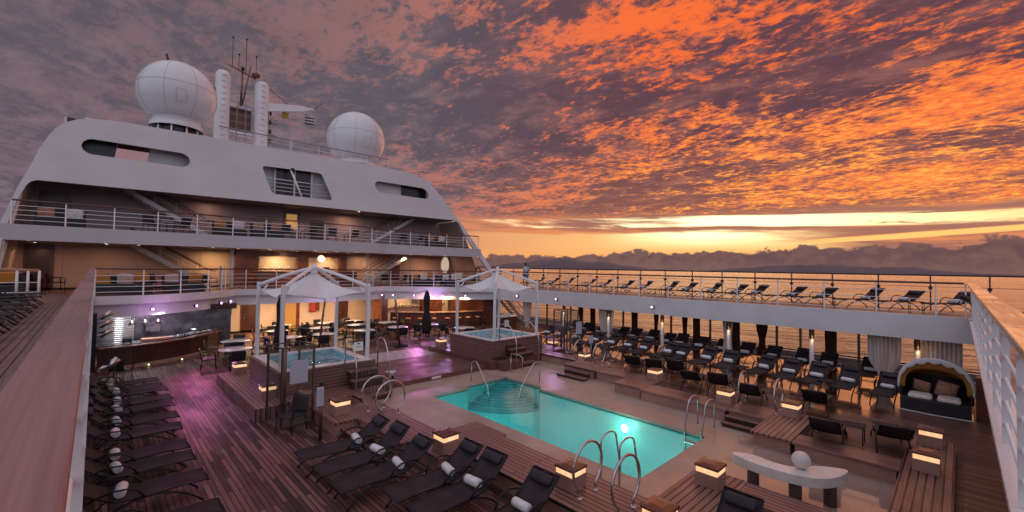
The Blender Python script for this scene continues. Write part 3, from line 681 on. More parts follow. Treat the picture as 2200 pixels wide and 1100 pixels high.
# canopies: four posts, four bowed arms to an apex, a tented membrane
def canopy(cx, cy, label):
    t = thing('tub_canopy', label, 'canopy', (cx, cy, 1.05)); h = 1.37; zt = 2.62; za = 3.16
    for sx in (-1, 1):
        for sy in (-1, 1):
            o = MB().cbox(sx * h - .055, sx * h + .055, sy * h - .055, sy * h + .055, 0.04, zt, .012).build('post', 'white', t)
            pts = []
            for i in range(11):
                u = i / 10; hh = h * (1 - u); pts.append((sx * hh, sy * hh, zt - .12 + (za - zt + .12) * (1.25 * u - .25 * u * u)))
            MB().tube(pts, [.062 - .012 * i / 10 for i in range(11)], 10).build('arm', 'white', t)
            MB().tube([(sx * h, sy * h, zt - .62), (sx * h * .96, sy * h * .96, zt - .38), (sx * h * .84, sy * h * .84, zt - .1)], .03, 8).build('brace', 'white', t)
    MB().lathe([(0, 3.30), (.07, 3.28), (.075, 3.08), (.12, 3.04), (.12, 2.92), (.0, 2.90)], n=20).build('hub', 'white', t)
    def f(u, v):
        a = 2 * pi * u; r = v
        c, s = cos(a), sin(a); k = 1 / max(abs(c), abs(s))                # square outline
        e = h * .97 * k; dcor = abs(sin(2 * a))                           # 1 at corners
        e *= (1 - .10 * (1 - dcor ** 1.5))
        rr = .11 + (e - .11) * r
        ze = 2.14 + .18 * dcor ** 2 ; zz = 2.93
        z = ze + (zz - ze) * (1 - r) ** 1.9
        return (rr * c, rr * s, z)
    MB().sheet(96, 18, f).build('membrane', 'canvas', t, thick=.008)
    for sx in (-1, 1):
        for sy in (-1, 1): MB().tube([(sx * h * .93, sy * h * .93, 2.31), (sx * h * .99, sy * h * .99, 2.36)], .012, 6).build('turnbuckle', 'steel', t)
canopy(5.5, 15.66, 'white tented canopy on four posts over the near hot tub')
canopy(14.13, 15.66, 'white tented canopy on four posts over the far hot tub')

# ------------------------------------------------------------------ upper deck slabs and fascias
EDGE = [(0, 23.7), (1.4, 23.75), (2.4, 24.15), (3.3, 24.75), (4.3, 25.6), (5.0, 26.6), (5.6, 27.3), (6.6, 27.1), (8.3, 26.85), (10, 26.75), (11.8, 26.85), (13.3, 27.05), (14.3, 27.4), (15.0, 26.7), (15.9, 25.8), (16.8, 25.1), (17.8, 24.4), (18.9, 23.6), (20.5, 22.7)]
def offset(pl, d):
    out = []
    for i, (x, y) in enumerate(pl):
        a = pl[max(i - 1, 0)]; b = pl[min(i + 1, len(pl) - 1)]; tx, ty = b[0] - a[0], b[1] - a[1]; l = sqrt(tx * tx + ty * ty)
        out.append((x - ty / l * d, y + tx / l * d))
    return out
MB().prism([(-5, -8), (-.12, -8), (-.12, 31), (-5, 31)], 2.75, 2.85).build('upper_deck', 'deckU', kind='structure')
MB().prism([(20.62, -8), (25, -8), (25, 31), (20.62, 31)], 2.75, 2.85).build('upper_deck', 'deckU', kind='structure')
MB().prism([(-.119, -8), (20.619, -8), (20.619, -.42), (-.119, -.42)], 2.75, 2.85).build('upper_deck', 'deckU', kind='structure')
MB().prism([(-.118, 31), (-.118, 23.9)] [::-1] + [] + offset(EDGE, .1)[1:-1] + [(20.618, 22.9), (20.618, 31)] if False else [(-.118, 23.85)] + offset(EDGE, .12)[1:-1] + [(20.618, 22.85), (20.618, 31), (-.118, 31)], 2.75, 2.85).build('upper_deck', 'deckU', kind='structure')
def strip(pl, z0, z1, th):
    m = MB(); q = offset(pl, th); n = len(pl)
    vs = [(x, y, z0) for x, y in pl] + [(x, y, z1) for x, y in pl] + [(x, y, z0) for x, y in q] + [(x, y, z1) for x, y in q]
    fs = []
    for i in range(n - 1):
        fs += [(i, i + 1, n + i + 1, n + i), (2 * n + i + 1, 2 * n + i, 3 * n + i, 3 * n + i + 1), (n + i, n + i + 1, 3 * n + i + 1, 3 * n + i), (2 * n + i, 2 * n + i + 1, i + 1, i)]
    fs += [(0, n, 3 * n, 2 * n), (n - 1, 3 * n - 1, 4 * n - 1, 2 * n - 1)]
    m.add(vs, fs); return m
t = thing('gallery_fascia', 'flat white fascia under the right hand upper deck walkway', 'fascia', (20.5, 10, 2.45), worldparts=True)
MB().box(20.5, 20.62, -.5, 22.75, 2.05, 2.9).build('panel', 'white', t)
t = thing('gallery_fascia', 'white fascia of the left upper deck walkway under the wide wooden rail', 'fascia', (-.1, 10, 2.45), worldparts=True)
MB().box(-.12, -.02, -.28, 23.75, 2.1, 2.88).build('panel', 'white', t)
t = thing('gallery_fascia', 'white fascia below the perforated looking right hand rail', 'fascia', (10, -.3, 2.45), worldparts=True)
MB().box(-.02, 20.5, -.42, -.30, 2.1, 2.856).build('panel', 'white', t)
MB().box(.02, 20.5, -.34, -.20, 2.86, 2.885).build('gutter_plate', 'white', t)
t = thing('gallery_fascia', 'curving white fascia of the upper deck balcony lit purple from below', 'fascia', (10, 26, 2.45), worldparts=True)
strip(EDGE, 2.56, 2.9, .12).build('upper_lip', 'white', t)
strip(offset(EDGE, .28), 2.02, 2.56, .1).build('lower_band', 'canvas', t)
strip(offset(EDGE, .02), 2.545, 2.56, .3).build('soffit_strip', 'canvas', t)
# ceilings under the galleries
MB().prism([(-5, -8), (-.13, -8), (-.13, 31), (-5, 31)], 2.5, 2.74).build('gallery_ceiling', 'ceil', kind='structure')
MB().prism([(20.63, -8), (24.9, -8), (24.9, 31), (20.63, 31)], 2.45, 2.74).build('gallery_ceiling', 'ceil', kind='structure')
o2 = offset(EDGE, .39)
MB().prism([(-.12, 24.1)] + o2[1:-1] + [(20.62, 23.1), (20.62, 31), (-.12, 31)], 2.25, 2.73).build('balcony_ceiling', 'ceil', kind='structure')
MB().prism([(-.1, -8), (20.6, -8), (20.6, -.45), (-.1, -.45)], 2.4, 2.74).build('gallery_ceiling', 'ceil', kind='structure')

# ------------------------------------------------------------------ superstructure
SS = thing('superstructure', 'white curved upper superstructure of the ship with oval openings and two recessed balconies', 'ship superstructure', (10, 28, 2.85), worldparts=True)
def FY(z): return 26.3 + .55 * (z - 5.2)
outer = [(-3.0, 2.86), (-2.9, 4.4), (-2.81, 5.78), (-2.67, 6.49), (-2.44, 7.49), (-2.15, 8.55), (-1.98, 9.3), (-1.73, 10.05), (-1.5, 10.55), (-1.2, 10.9), (-.85, 11.15), (-.31, 11.33), (.53, 11.45), (4, 11.52), (8.13, 11.58), (12, 11.63), (15.51, 11.66), (17.1, 11.60), (17.9, 11.52), (18.5, 11.35), (19.05, 11.05), (19.5, 10.5), (19.9, 9.85), (20.4, 8.87), (20.94, 7.98), (21.75, 6.16), (22.6, 4.25), (23.2, 2.86)]
inner = [(22.75, 2.86), (22.12, 4.24), (21.27, 6.1), (20.93, 7.02), (20.80, 7.70), (20.62, 7.93), (20.3, 8.0), (10.4, 7.92), (-1.5, 7.78), (-1.95, 7.77), (-2.12, 7.68), (-2.23, 7.5), (-2.45, 6.74), (-2.61, 5.74), (-2.7, 4.95), (-2.72, 2.86)]
def pill(x0, x1, z0, z1, skew=0.0, n=10):
    r = (z1 - z0) / 2; zc = (z0 + z1) / 2; p = []
    for i in range(n + 1): q = -pi / 2 + pi * i / n; p.append((x1 - r + r * cos(q), zc + r * sin(q)))
    for i in range(n + 1): q = pi / 2 + pi * i / n; p.append((x0 + r + r * cos(q), zc + r * sin(q)))
    return p
def rrect(pts, r=.16, n=5):
    out = []; N = len(pts)
    for i in range(N):
        p = Vector(pts[i]); a = (Vector(pts[i - 1]) - p).normalized(); b = (Vector(pts[(i + 1) % N]) - p).normalized()
        for k in range(n + 1):
            t = k / n; q = p + a * r * (1 - t) ** 2 + b * r * t ** 2; out.append((q.x, q.y))
    return out
P1 = pill(-.66, 3.5, 9.37, 10.2); P2 = pill(14.2, 18.65, 9.53, 10.42)
W1 = rrect([(7.35, 8.44), (10.93, 8.46), (10.52, 10.32), (7.0, 10.2)], .25)
TH = .15
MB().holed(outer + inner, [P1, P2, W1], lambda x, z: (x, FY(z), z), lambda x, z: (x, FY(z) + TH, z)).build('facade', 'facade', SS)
# roof, behind walls
MB().prism([(-.6, 29.95), (18.2, 29.95), (18.6, 44), (-1, 44)], 11.25, 11.4).build('roof', 'white', SS)
MB().box(-3, 23.2, 31.0, 31.2, .001, 2.74).build('pool_level_wall', 'cream', SS)
MB().box(-3.0, 23.2, 31.0, 31.2, 2.851, 5.6).build('lower_balcony_wall', 'tanwall', SS)
MB().box(-2.9, 22.5, 31.0, 31.2, 5.73, 8.29).build('upper_balcony_wall', 'unlitwall', SS)
MB().holed([(-1.3, 8.31), (19.5, 8.31), (19.5, 11.2), (-1.3, 11.2)], [[(.45, 9.2), (1.75, 9.2), (1.95, 10.9), (.75, 10.9)]], lambda a, b: (a, 29.75, b), lambda a, b: (a, 29.9, b)).build('top_room_wall', 'canvas', SS)
o = MB().add([(.45, 29.74, 9.2), (1.75, 29.74, 9.2), (1.95, 29.74, 10.9), (.75, 29.74, 10.9)], [(0, 1, 2, 3)]).build('window', mat('sky_tinted_window', (.45, .25, .25), .05, .9), SS)  # pane colour carries the pink sky seen through it
o = MB().add([(16.7, 29.73, 8.5), (18.9, 29.73, 8.5), (18.9, 29.73, 11.2), (16.7, 29.73, 11.2)], [(0, 1, 2, 3)]).build('dark_panel', 'blk', SS); MB().add([(-1.2, 29.73, 8.5), (.40, 29.73, 8.5), (.7, 29.73, 11.2), (-1.2, 29.73, 11.2)], [(0, 1, 2, 3)]).build('dark_panel', 'blk', SS)
o = MB().box(7.9, 10.0, 29.6, 29.72, 8.35, 10.6).build('dark_doorway', 'blk', SS)
for x in (7.85, 9.0, 10.05): MB().box(x - .05, x + .05, 29.5, 29.59, 8.35, 10.7).build('door_jamb', 'canvas', SS)
for z in (8.75, 9.0, 9.25, 9.5): MB().tube([(7.1, FY(z) + .3, z), (10.9, FY(z) + .3, z)], .018 if z < 9.4 else .028, 6).build('window_rail', 'white', SS)
MB().tube([(8.62, FY(10.25) - .02, 10.22), (9.05, FY(8.5) + .1, 8.46)], .06, 8).build('window_brace', 'white', SS)
MB().tube([(8.6, FY(10.3) - .25, 10.22), (8.78, FY(10.3) - .05, 10.3)], .07, 8).build('camera_head', 'blk', SS)
# level two slab
L2 = [(-2.85, 26.28), (5.4, 26.28), (6.2, 26.0), (8.0, 25.75), (9.7, 25.68), (11.4, 25.75), (13.0, 26.0), (13.8, 26.28), (21.9, 26.28)]
strip(L2, 5.1, 5.74, .14).build('balcony_band', 'facade', SS)
q = offset(L2, .141)
MB().prism(q + [(22.3, 30.99), (-2.8, 30.99)], 5.52, 5.72).build('balcony_floor', 'deckU', SS)
MB().prism(q + [(22.3, 30.99), (-2.8, 30.99)], 5.12, 5.515).build('balcony_soffit', 'ceil', SS)
MB().prism([(-2.2, 28.17), (20.7, 28.17), (20.9, 30.99), (-2.4, 30.99)], 8.0, 8.3).build('top_floor', 'ceil', SS)
MB().add([(-2.95, 26.6, 2.86), (-2.95, 31, 2.86), (-2.3, 31, 8.0), (-2.3, 28.2, 8.0)], [(0, 1, 2, 3)]).build('side_wall', 'cream', SS, thick=.08)
MB().add([(23.1, 27.4, 2.86), (23.1, 31, 2.86), (21.1, 31, 8.0), (21.1, 28.2, 8.0)], [(0, 1, 2, 3)]).build('side_wall', 'cream', SS, thick=.08)
MB().box(-2.9, 23.1, 30.93, 30.99, 2.852, 2.95).build('skirting', 'blk', SS); MB().box(-2.9, 14.1, 30.93, 30.99, .002, .12).build('skirting', 'blk', SS)
# panel joints on the cream walls
m = MB()
for i in range(18): m.box(-2.6 + i * 1.4, -2.585 + i * 1.4, 30.985, 30.999, 2.96, 5.1)
for i in range(18): m.box(-2.4 + i * 1.4, -2.385 + i * 1.4, 30.985, 30.999, 5.75, 7.9)
m.build('panel_joints', 'seam', SS, kind='stuff')
def door(x0, x1, z0, z1, y, mname='redwood', lab=None, glass=False):
    d = MB().box(x0, x1, y - .06, y - .002, z0, z1).build('door', 'darkwood' if not glass else 'bronze', SS, label=lab); sub(SS, d)
    MB().box(x0 - .07, x1 + .07, y - .045, y - .0015, z0, z1 + .07).build('door_frame', mname, d)
    if glass: MB().box(x0 + .1, x1 - .1, y - .07, y - .0605, z0 + .9, z1 - .12).build('door_glass', 'dimamber', d)
    MB().lathe([(0, 0), (.03, 0), (.03, .05), (0, .06)], c=(x0 + .1, y - .12, (z0 + z1) / 2 - .1), n=10).build('handle', 'steel', d)
door(-2.42, -1.55, 2.86, 4.98, 30.99); door(-2.0, -1.02, 5.73, 7.6, 30.99)
door(8.9, 9.75, 5.73, 7.75, 30.99, glass=True); door(10.62, 11.36, 5.73, 7.3, 30.99)
door(6.62, 7.4, .01, 1.98, 30.99); door(12.6, 13.25, .01, 1.98, 30.99); door(15.7, 16.3, 2.86, 4.0, 30.99) if False else None
MB().box(16.6, 17.4, 30.9, 30.985, 3.2, 4.35).build('wall_cabinet', 'redwood', SS)
# oval port in the right corner of the lower balcony
MB().lathe([(.0, 0), (.42, 0), (.46, .03), (.46, .07), (.38, .08)], c=(21.7, 30.9, 4.45), n=28, tr=Matrix.Rotation(pi / 2, 4, 'X') @ Matrix.Diagonal((1.0, 1.75, 1, 1))).build('oval_port_frame', 'canvas', SS)
mm = MB(); mm.add([(21.7 + .4 * cos(2 * pi * k / 28), 30.80, 4.45 + .68 * sin(2 * pi * k / 28)) for k in range(28)], [tuple(range(28))]); mm.build('oval_port_glass', 'portglow', SS)

# the upper bar (middle of the lower balcony)
ub = thing('upper_bar', 'wood panelled bar with a round lit clock in the middle of the lower balcony', 'bar', (9.8, 30.2, 2.85), worldparts=True)
for x0, x1 in ((6.1, 7.37), (9.66, 10.35), (12.45, 12.98)): MB().box(x0, x1, 30.55, 30.92, 2.856, 5.1).build('wood_panel', 'redwood', ub)
MB().box(6.1, 12.98, 30.5, 30.92, 4.78, 5.095).build('wood_lintel', 'redwood', ub)
MB().box(7.0, 13.2, 29.3, 29.75, 2.856, 3.82).build('counter', 'redwood', ub); MB().box(6.9, 13.3, 29.2, 29.8, 3.82, 3.87).build('counter_top', 'caplit', ub, bevel=.01)
c = MB(); c.lathe([(0, .0), (.23, 0), (.23, .05), (.0, .06)], c=(11.15, 30.5, 4.72), n=28, tr=Matrix.Rotation(pi / 2, 4, 'X')); c.build('round_clock_lamp', 'clockface', ub)
m = MB()
for i in range(9): m.lathe([(0, 0), (.03, 0), (.035, .16), (.012, .2), (.012, .26), (0, .26)], c=(7.6 + i * .2 + random.uniform(-.03, .03), 30.7, 3.6 + .3), n=8)
m.build('bottles', 'steel', ub, kind='stuff')
MB().lathe([(0, 0), (.1, .02), (.16, .1), (.22, .26)], c=(11.15, 29.5, 3.875), n=14).build('flower_bowl', 'blk', ub)
for x, e in ((8.5, 55), (11.4, 55)): lamp('AREA', (x, 30.3, 4.72), e, (1, .66, .30), .9, (x, 30.7, 3.6), name='bar_light')

# stairs
def stairs(label, xt, zt, xb, zb, y, wdt, parent_cat='staircase', n=11):
    t = thing('staircase', label, 'staircase', (xb, y, zb), worldparts=True); s = 1 if xb > xt else -1
    for yy in (y, y + wdt):
        MB().add([(xt, yy, zt), (xb, yy, zb), (xb, yy, zb + .26), (xt, yy, zt + .26)], [(0, 1, 2, 3)]).build('stringer', 'white', t, thick=.05)
        for dz, rr in ((.95, .028), (.6, .014)): MB().tube([(xt, yy, zt + dz), (xb, yy, zb + dz + .05), (xb + s * .25, yy, zb + dz + .02)] if dz > .9 else [(xt, yy, zt + dz), (xb, yy, zb + dz)], rr, 6).build('handrail', 'caprail' if dz > .9 else 'white', t)
        for k in range(4):
            u = (k + .4) / 4; x = xt + (xb - xt) * u; z = zt + (zb - zt) * u; MB().tube([(x, yy, z + .1), (x, yy, z + .95)], .014, 6).build('baluster', 'white', t)
    for i in range(n):
        u = (i + .5) / n; x = xt + (xb - xt) * u; z = zt + (zb - zt) * u + .1; MB().box(x - .13, x + .13, y + .03, y + wdt - .03, z, z + .035).build('tread', 'deckU', t)
stairs('white open staircase on the left of the lower balcony', 1.25, 5.1, 4.75, 2.86, 29.6, .9)
stairs('white open staircase on the left of the upper balcony', .9, 7.95, 4.5, 5.73, 29.6, .9)
stairs('white open staircase on the right of the lower balcony', 17.6, 5.1, 13.9, 2.86, 29.6, .9)
stairs('white open staircase on the right of the upper balcony', 17.9, 7.95, 14.2, 5.73, 29.6, .9)
stairs('dark open staircase to the walkway behind the far hot tub', 21.2, 2.7, 24.0, .16, 23.6, .8)
# tall columns of the lower balcony
for x, y, z0, z1, l in [(5.3, 27.3, 2.86, 5.1, 'slim white column at the left of the upper bar'), (13.0, 27.3, 2.86, 5.1, 'slim white column at the right of the upper bar'),
                        (5.15, 27.6, .01, 2.03, 'slim white column beside the grill counter')]:
    o = MB().tube([(x, y, z0), (x, y, z1)], .085, 14).build('column', 'white'); tag(o, l, 'column')

# ------------------------------------------------------------------ railings
def railing(name, label, pl, z0, hts, cap, postmat='railwhite', step=None, posts=None, capmat='caprail', bar=.013, pr=.026, capsh=None, brackets=None, closed_bars=True):
    t = thing(name, label, 'railing', (pl[0][0], pl[0][1], z0), worldparts=True)
    L = [0]; 
    for a, b in zip(pl, pl[1:]): L.append(L[-1] + sqrt((a[0] - b[0]) ** 2 + (a[1] - b[1]) ** 2))
    def at(s_):
        s_ = max(0, min(s_, L[-1] - 1e-6))
        for i in range(len(L) - 1):
            if L[i] <= s_ <= L[i + 1]:
                u = (s_ - L[i]) / (L[i + 1] - L[i]); return (pl[i][0] + (pl[i + 1][0] - pl[i][0]) * u, pl[i][1] + (pl[i + 1][1] - pl[i][1]) * u)
    if posts is None:
        n = max(1, round(L[-1] / step)); posts = [at(L[-1] * k / n) for k in range(n + 1)]
    for x, y in posts:
        MB().tube([(x, y, z0), (x, y, z0 + cap - .02)], pr, 6, smooth=False).build('post', postmat, t)
        if brackets: MB().box(x - .07, x + .07, y - .06, y + .06, z0 + brackets, z0 + brackets + .12).build('bracket', 'blk', t)
    for h in hts: MB().tube([(x, y, z0 + h) for x, y in pl], bar, 6).build('bar', postmat, t)
    MB().tube([(x, y, z0 + cap) for x, y in pl], .038, 8, flat=1.0).build('handrail', capmat, t)
    return t
railing('balcony_railing', 'white railing with a wooden handrail along the lower balcony over the grill and lower bar', offset(EDGE, .05), 2.9, (.16, .38, .60, .82), 1.1, step=1.45)
railing('balcony_railing', 'white railing with a wooden handrail along the upper balcony', [(-2.5, 26.35)] + offset(L2, .07)[1:-1] + [(21.7, 26.35)], 5.74, (.18, .38, .58, .76), .98, step=1.5)
railing('walkway_railing', 'white railing with a dark handrail along the inner edge of the right hand walkway', [(20.5, -.1), (20.5, 22.6)], 2.9, (.12, .33, .56, .84), 1.12,
        posts=[(20.5, y) for y in (-.13, .57, 2.12, 3.68, 5.27, 6.85, 8.44, 10.06, 11.64, 13.22, 14.8, 16.36, 18.0, 19.6, 21.2, 22.6)], capmat='caprail', bar=.011, pr=.024)
railing('ship_side_railing', 'tall dark railing at the outer edge of the right hand walkway against the sea', [(24.95, -6), (24.95, 29)], 2.85, (.95,), 1.42,
        posts=[(24.95, .83 - 1.65 * 3 + 1.655 * k) for k in range(20)], postmat='bronze', capmat='blk', bar=.010, pr=.03, brackets=.84)
railing('roof_railing', 'thin white railing on the roof between the two white domes', [(9.0, 30.3), (15.8, 30.1)], 11.4, (.35, .65), 1.0, step=1.6, capmat='seam', bar=.015, pr=.02)
railing('roof_railing', 'thin white railing on the roof in front of the twin white funnels', [(5.0, 30.3), (8.9, 30.3)], 11.4, (.35, .65), 1.0, step=1.6, capmat='seam', bar=.015, pr=.02)
# left rail: wide cap on flat plates
t = thing('wide_rail', 'wide wooden capped rail running from the camera along the left walkway', 'railing', (-.07, 10, 2.85), worldparts=True)
for k in range(7): MB().box(-.14, -.018, -.35 + k * 3.46 + .002, -.35 + (k + 1) * 3.46 - .002, 3.975, 4.02).build('cap', 'cap', t, bevel=.008)
for k in range(17): MB().box(-.062, -.012, .32 + k * 1.42, .332 + k * 1.42, 2.89, 3.975).build('post', 'white', t)
for z in (3.0, 3.17, 3.34, 3.51, 3.68, 3.85): MB().tube([(-.04, -.2, z), (-.04, 23.6, z)], .013, 8).build('bar', 'railwhite', t)
# right rail
t = thing('wide_rail', 'wide varnished rail on flat white plates at the right edge of the photo', 'railing', (10, -.25, 2.85), worldparts=True)
for k in range(6): MB().box(.05 + k * 3.56 + .003, .05 + (k + 1) * 3.56 - .003, -.335, -.165, 3.975, 4.02).build('cap', 'caplit', t, bevel=.008)
for k in range(14): MB().box(1.2 + k * 1.45, 1.212 + k * 1.45, -.290, -.236, 2.89, 3.975).build('post', 'white', t)
for z in (3.05, 3.24, 3.43, 3.62, 3.81): MB().tube([(.1, -.262, z), (21.3, -.262, z)], .013, 10).build('bar', 'railwhite', t)
t = thing('wide_rail', 'short wooden topped rail with thick white posts at the left edge of the photo', 'railing', (-2.5, 24, 2.85), worldparts=True)
MB().tube([(-1.45, 23.0, 3.92), (-2.2, 23.0, 3.95), (-4.5, 22.6, 3.95)], .06, 8, flat=.5).build('cap', 'caplit', t)
for x, y, r in ((-1.45, 23.0, .04), (-1.72, 23.0, .04), (-1.98, 23.0, .04), (-2.45, 23.0, .035), (-3.6, 22.8, .035)): MB().tube([(x, y, 2.86), (x, y, 3.92)], r, 8).build('post', 'white', t)
for z in (3.15, 3.5): MB().tube([(-1.45, 23.0, z), (-2.2, 23.0, z), (-4.5, 22.6, z)], .018, 8).build('bar', 'white', t)

# ------------------------------------------------------------------ right gallery: columns, mullions, curtains
col = thing('uplit_column', 'x', 'column')
MB().lathe([(.085, 0), (.085, 1.38), (.07, 1.5)], n=18).build('shaft', 'white', col)
MB().lathe([(.075, 1.5), (.075, 1.55), (.09, 1.56), (.09, 1.92)], n=14).build('lamp_housing', 'bronze', col)
MB().disc((0, 0), .06, 1.548, 12, up=False).build('lamp_lens', 'bulb', col)
CP = Proto(col)
for y, l in ((16.86, 'behind the far glass shower'), (13.66, 'beside the far curtain'), (10.48, 'behind the middle of the lounger rows'), (7.3, 'beside the pale curtain in the middle of the walkway'), (4.14, 'right of the middle of the lounger rows'), (1.05, 'behind the wicker daybed')):
    CP.put((20.75, y, .15), 0, 'white column with a warm downlight ' + l)
    lamp('SPOT', (20.62, y + .0, 2.02), 26, (1, .60, .26), .04, (20.70, y, .3), 30, .8, name='column_light')
    lamp('POINT', (20.58, y - .10, 1.60), 1.2, (1, .62, .28), .05, name='column_light')
t = thing('side_screen', 'dark slender window posts and rail along the open ship side under the right hand walkway', 'window frame', (24, 10, .15), worldparts=True)
for y in [21.09, 18.89, 17.89, 14.72, 12.56, 11.58, 9.38, 6.21, 5.23, 3.07, 2.12, 0.01, -1.5, -3.2, -5]: MB().box(23.95, 24.05, y - .045, y + .045, .151, 2.45).build('post', 'bronze', t)
MB().tube([(24.0, -6, .62), (24.0, 24, .62)], .03, 8).build('rail', 'bronze', t)
MB().box(24.2, 24.3, -7, 24, .151, .22).build('coaming', 'white', t)
def curtain(y, w, label, m='curtain', pinch=.45, top=2.2, bot=.25, x=20.95, tie=.45, wave=.05):
    def f(u, v):
        z = bot + (top - bot) * v; k = 1.0
        d = (v - tie)
        k = 1 - pinch * math.exp(-(d / .22) ** 2) - pinch * .35 * max(0, -d)
        a = (u - .5) * w * k; return (x + wave * k * sin(u * 2 * pi * (w * 9)) + .02 * sin(v * 7 + u * 11), y + a, z)
    o = MB().sheet(60, 20, f).build('curtain', m, thick=.006); tag(o, label, 'curtain'); return o
curtain(20.2, .8, 'pink sheer curtain gathered low, beside the buffet station', pinch=.65, tie=.15)
curtain(13.95, .95, 'sheer curtain swept aside at the second lit column', pinch=.6, tie=.1)
curtain(7.4, .42, 'narrow pale curtain hanging straight in the middle of the walkway', pinch=.2, tie=.5)
curtain(1.95, .95, 'wide sheer curtain left of the daybed', pinch=.68, tie=.12)
curtain(.45, 1.0, 'wide sheer curtain right of the lit column behind the daybed', pinch=.35, tie=.1)
for y, w, l, pn in ((16.75, .42, 'tan side curtain behind the far glass shower', .1), (17.75, .4, 'tan tied side curtain left of the far shower', .5), (13.7, .45, 'tan side curtain behind the second lit column', .1), (12.3, .35, 'tan side curtain right of the second lit column', .5),
                    (10.6, .34, 'left tan side curtain of the middle pair', .3), (9.95, .4, 'right tan side curtain of the middle pair', .05), (7.95, .4, 'tan side curtain left of the pale curtain', .05), (6.75, .55, 'tan tied side curtain right of the pale curtain', .5), (4.0, .45, 'tan straight side curtain near the third lounger from the daybed', .05)):
    curtain(y, w, l, 'tancurt', pn, 2.44, .2, 23.6, .3, .03)

# ------------------------------------------------------------------ purple floods and downlights
fl = thing('flood_light', 'x', 'flood light')
MB().lathe([(0, 0), (.07, 0), (.09, .03), (.09, .09), (.0, .12)], n=16, tr=Matrix.Rotation(-pi / 2, 4, 'X')).build('housing', 'blk', fl)
MB().lathe([(0, .0), (.06, .0), (.06, .02)], n=16, tr=Matrix.Rotation(-pi / 2, 4, 'X'), c=(0, -.022, 0)).build('lens', 'purple', fl)
FP = Proto(fl)
FL = [(1.8, 23.85, 2.3, 0, 'left flood over the grill counter'), (3.35, 24.7, 2.3, .7, 'second flood over the grill counter'), (4.5, 25.8, 2.3, .8, 'third flood over the grill counter'), (5.1, 26.7, 2.3, .5, 'flood at the right end of the grill fascia'),
      (14.15, 27.5, 2.3, -.3, 'blue tinted flood at the left end of the lower bar fascia'), (14.75, 27.0, 2.3, -.6, 'second flood of the lower bar fascia'), (15.8, 26.0, 2.3, -.7, 'third flood of the lower bar fascia'), (17.3, 24.8, 2.3, -.6, 'brightest flood above the lower bar'), (18.55, 23.9, 2.3, -.5, 'right flood above the lower bar'),
      (20.49, 20.6, 2.42, -pi / 2, 'flood on the white fascia by the sheer pink curtain'), (20.49, 17.2, 2.42, -pi / 2, 'flood on the white fascia above the far shower'), (20.49, 10.85, 2.42, -pi / 2, 'flood on the white fascia above the middle of the loungers')]
for x, y, z, rz, l in FL:
    r = FP.put((x + .12 * sin(rz), y - .12 * cos(rz), z), rz, 'small round purple ' + l, 'purple floods on the deck edge')
for (p, tg, e, c, sp) in [((1.8, 23.4, 2.3), (3.4, 15.0, 0), 430, (.68, .26, 1.0), 22), ((3.4, 24.2, 2.3), (3.0, 18.6, 0), 210, (1.0, .18, .55), 44), ((4.6, 25.1, 2.3), (8.2, 16, 0), 300, (.85, .30, 1.0), 60),
                          ((15.8, 25.4, 2.3), (10.5, 18.5, 0), 230, (1.0, .25, .8), 60), ((17.3, 24.2, 2.3), (11.5, 20, 0), 200, (.7, .35, 1), 60), ((20.3, 17.2, 2.3), (14, 13, 0), 120, (.8, .4, 1), 70),
                          ((-.6, 14.0, 2.35), (2.4, 12.2, 0), 120, (1.0, .20, .70), 52), ((-.6, 8.5, 2.35), (2.6, 9.6, 0), 100, (.95, .22, .8), 46)]:
    lamp('SPOT', p, e * .85, c, .25, tg, sp, .9, name='purple_light')
lamp('AREA', (2.2, 23.2, 1.9), 8, (.8, .35, 1), 1.0, (2.6, 24.6, 2.4), name='soffit_light'); lamp('AREA', (16.4, 24.6, 1.9), 14, (.75, .4, 1), 1.0, (16.8, 25.9, 2.4), name='soffit_light'); lamp('AREA', (10, 26.0, 1.9), 8, (.7, .5, 1), 1.5, (10, 27.3, 2.3), name='soffit_light')
dl = MB().disc((0, 0), .055, -.004, 16, up=False).build('downlight', 'bulb'); tag(dl, 'x', 'downlight')
DP = Proto(dl)
for x, y in [(-2.05, 26.9), (-2.05, 29.7), (.3, 27), (.35, 28.7), (1.5, 28.3), (4.5, 27.8), (5.7, 28), (6.9, 26.6), (8.1, 26.6), (9.4, 26.6), (10.6, 26.6), (11.9, 26.6), (7.5, 28.6), (9, 28.6), (10.7, 28.6), (12.2, 28.6), (14.1, 26.9), (16.1, 27), (17.6, 27), (19, 27)]:
    DP.put((x, y, 5.119), 0, 'small round lit downlight in the ceiling of the lower balcony', 'downlights of the lower balcony')
for x, y in [(4.7, 29.0), (12.95, 28.7)]:
    DP.put((x, y, 7.999), 0, 'small lit downlight at the %s of the upper balcony ceiling' % ('left' if x < 8 else 'right'))
for x, y, z, e, c in [(.3, 29.3, 4.9, 9, (1, .50, .26)), (5.0, 29.9, 4.9, 22, (1, .56, .22)), (9.5, 27.6, 4.95, 34, (1, .58, .26)), (14.2, 30, 4.9, 14, (1, .55, .28)), (19.5, 29.4, 4.9, 24, (1, .50, .28)), (17, 29.5, 4.9, 12, (1, .55, .3)), (-2.0, 29.5, 4.8, 5, (1, .5, .3)),
                      (4.7, 30.2, 7.8, 4, (1, .52, .30)), (13, 30.1, 7.8, 10, (1, .52, .30)), (9.4, 30.3, 7.2, 3, (1, .5, .2))]:
    lamp('AREA', (x, y, z + .05), e * 1.8, c, .12, (x, y + .25, 0), name='balcony_light')
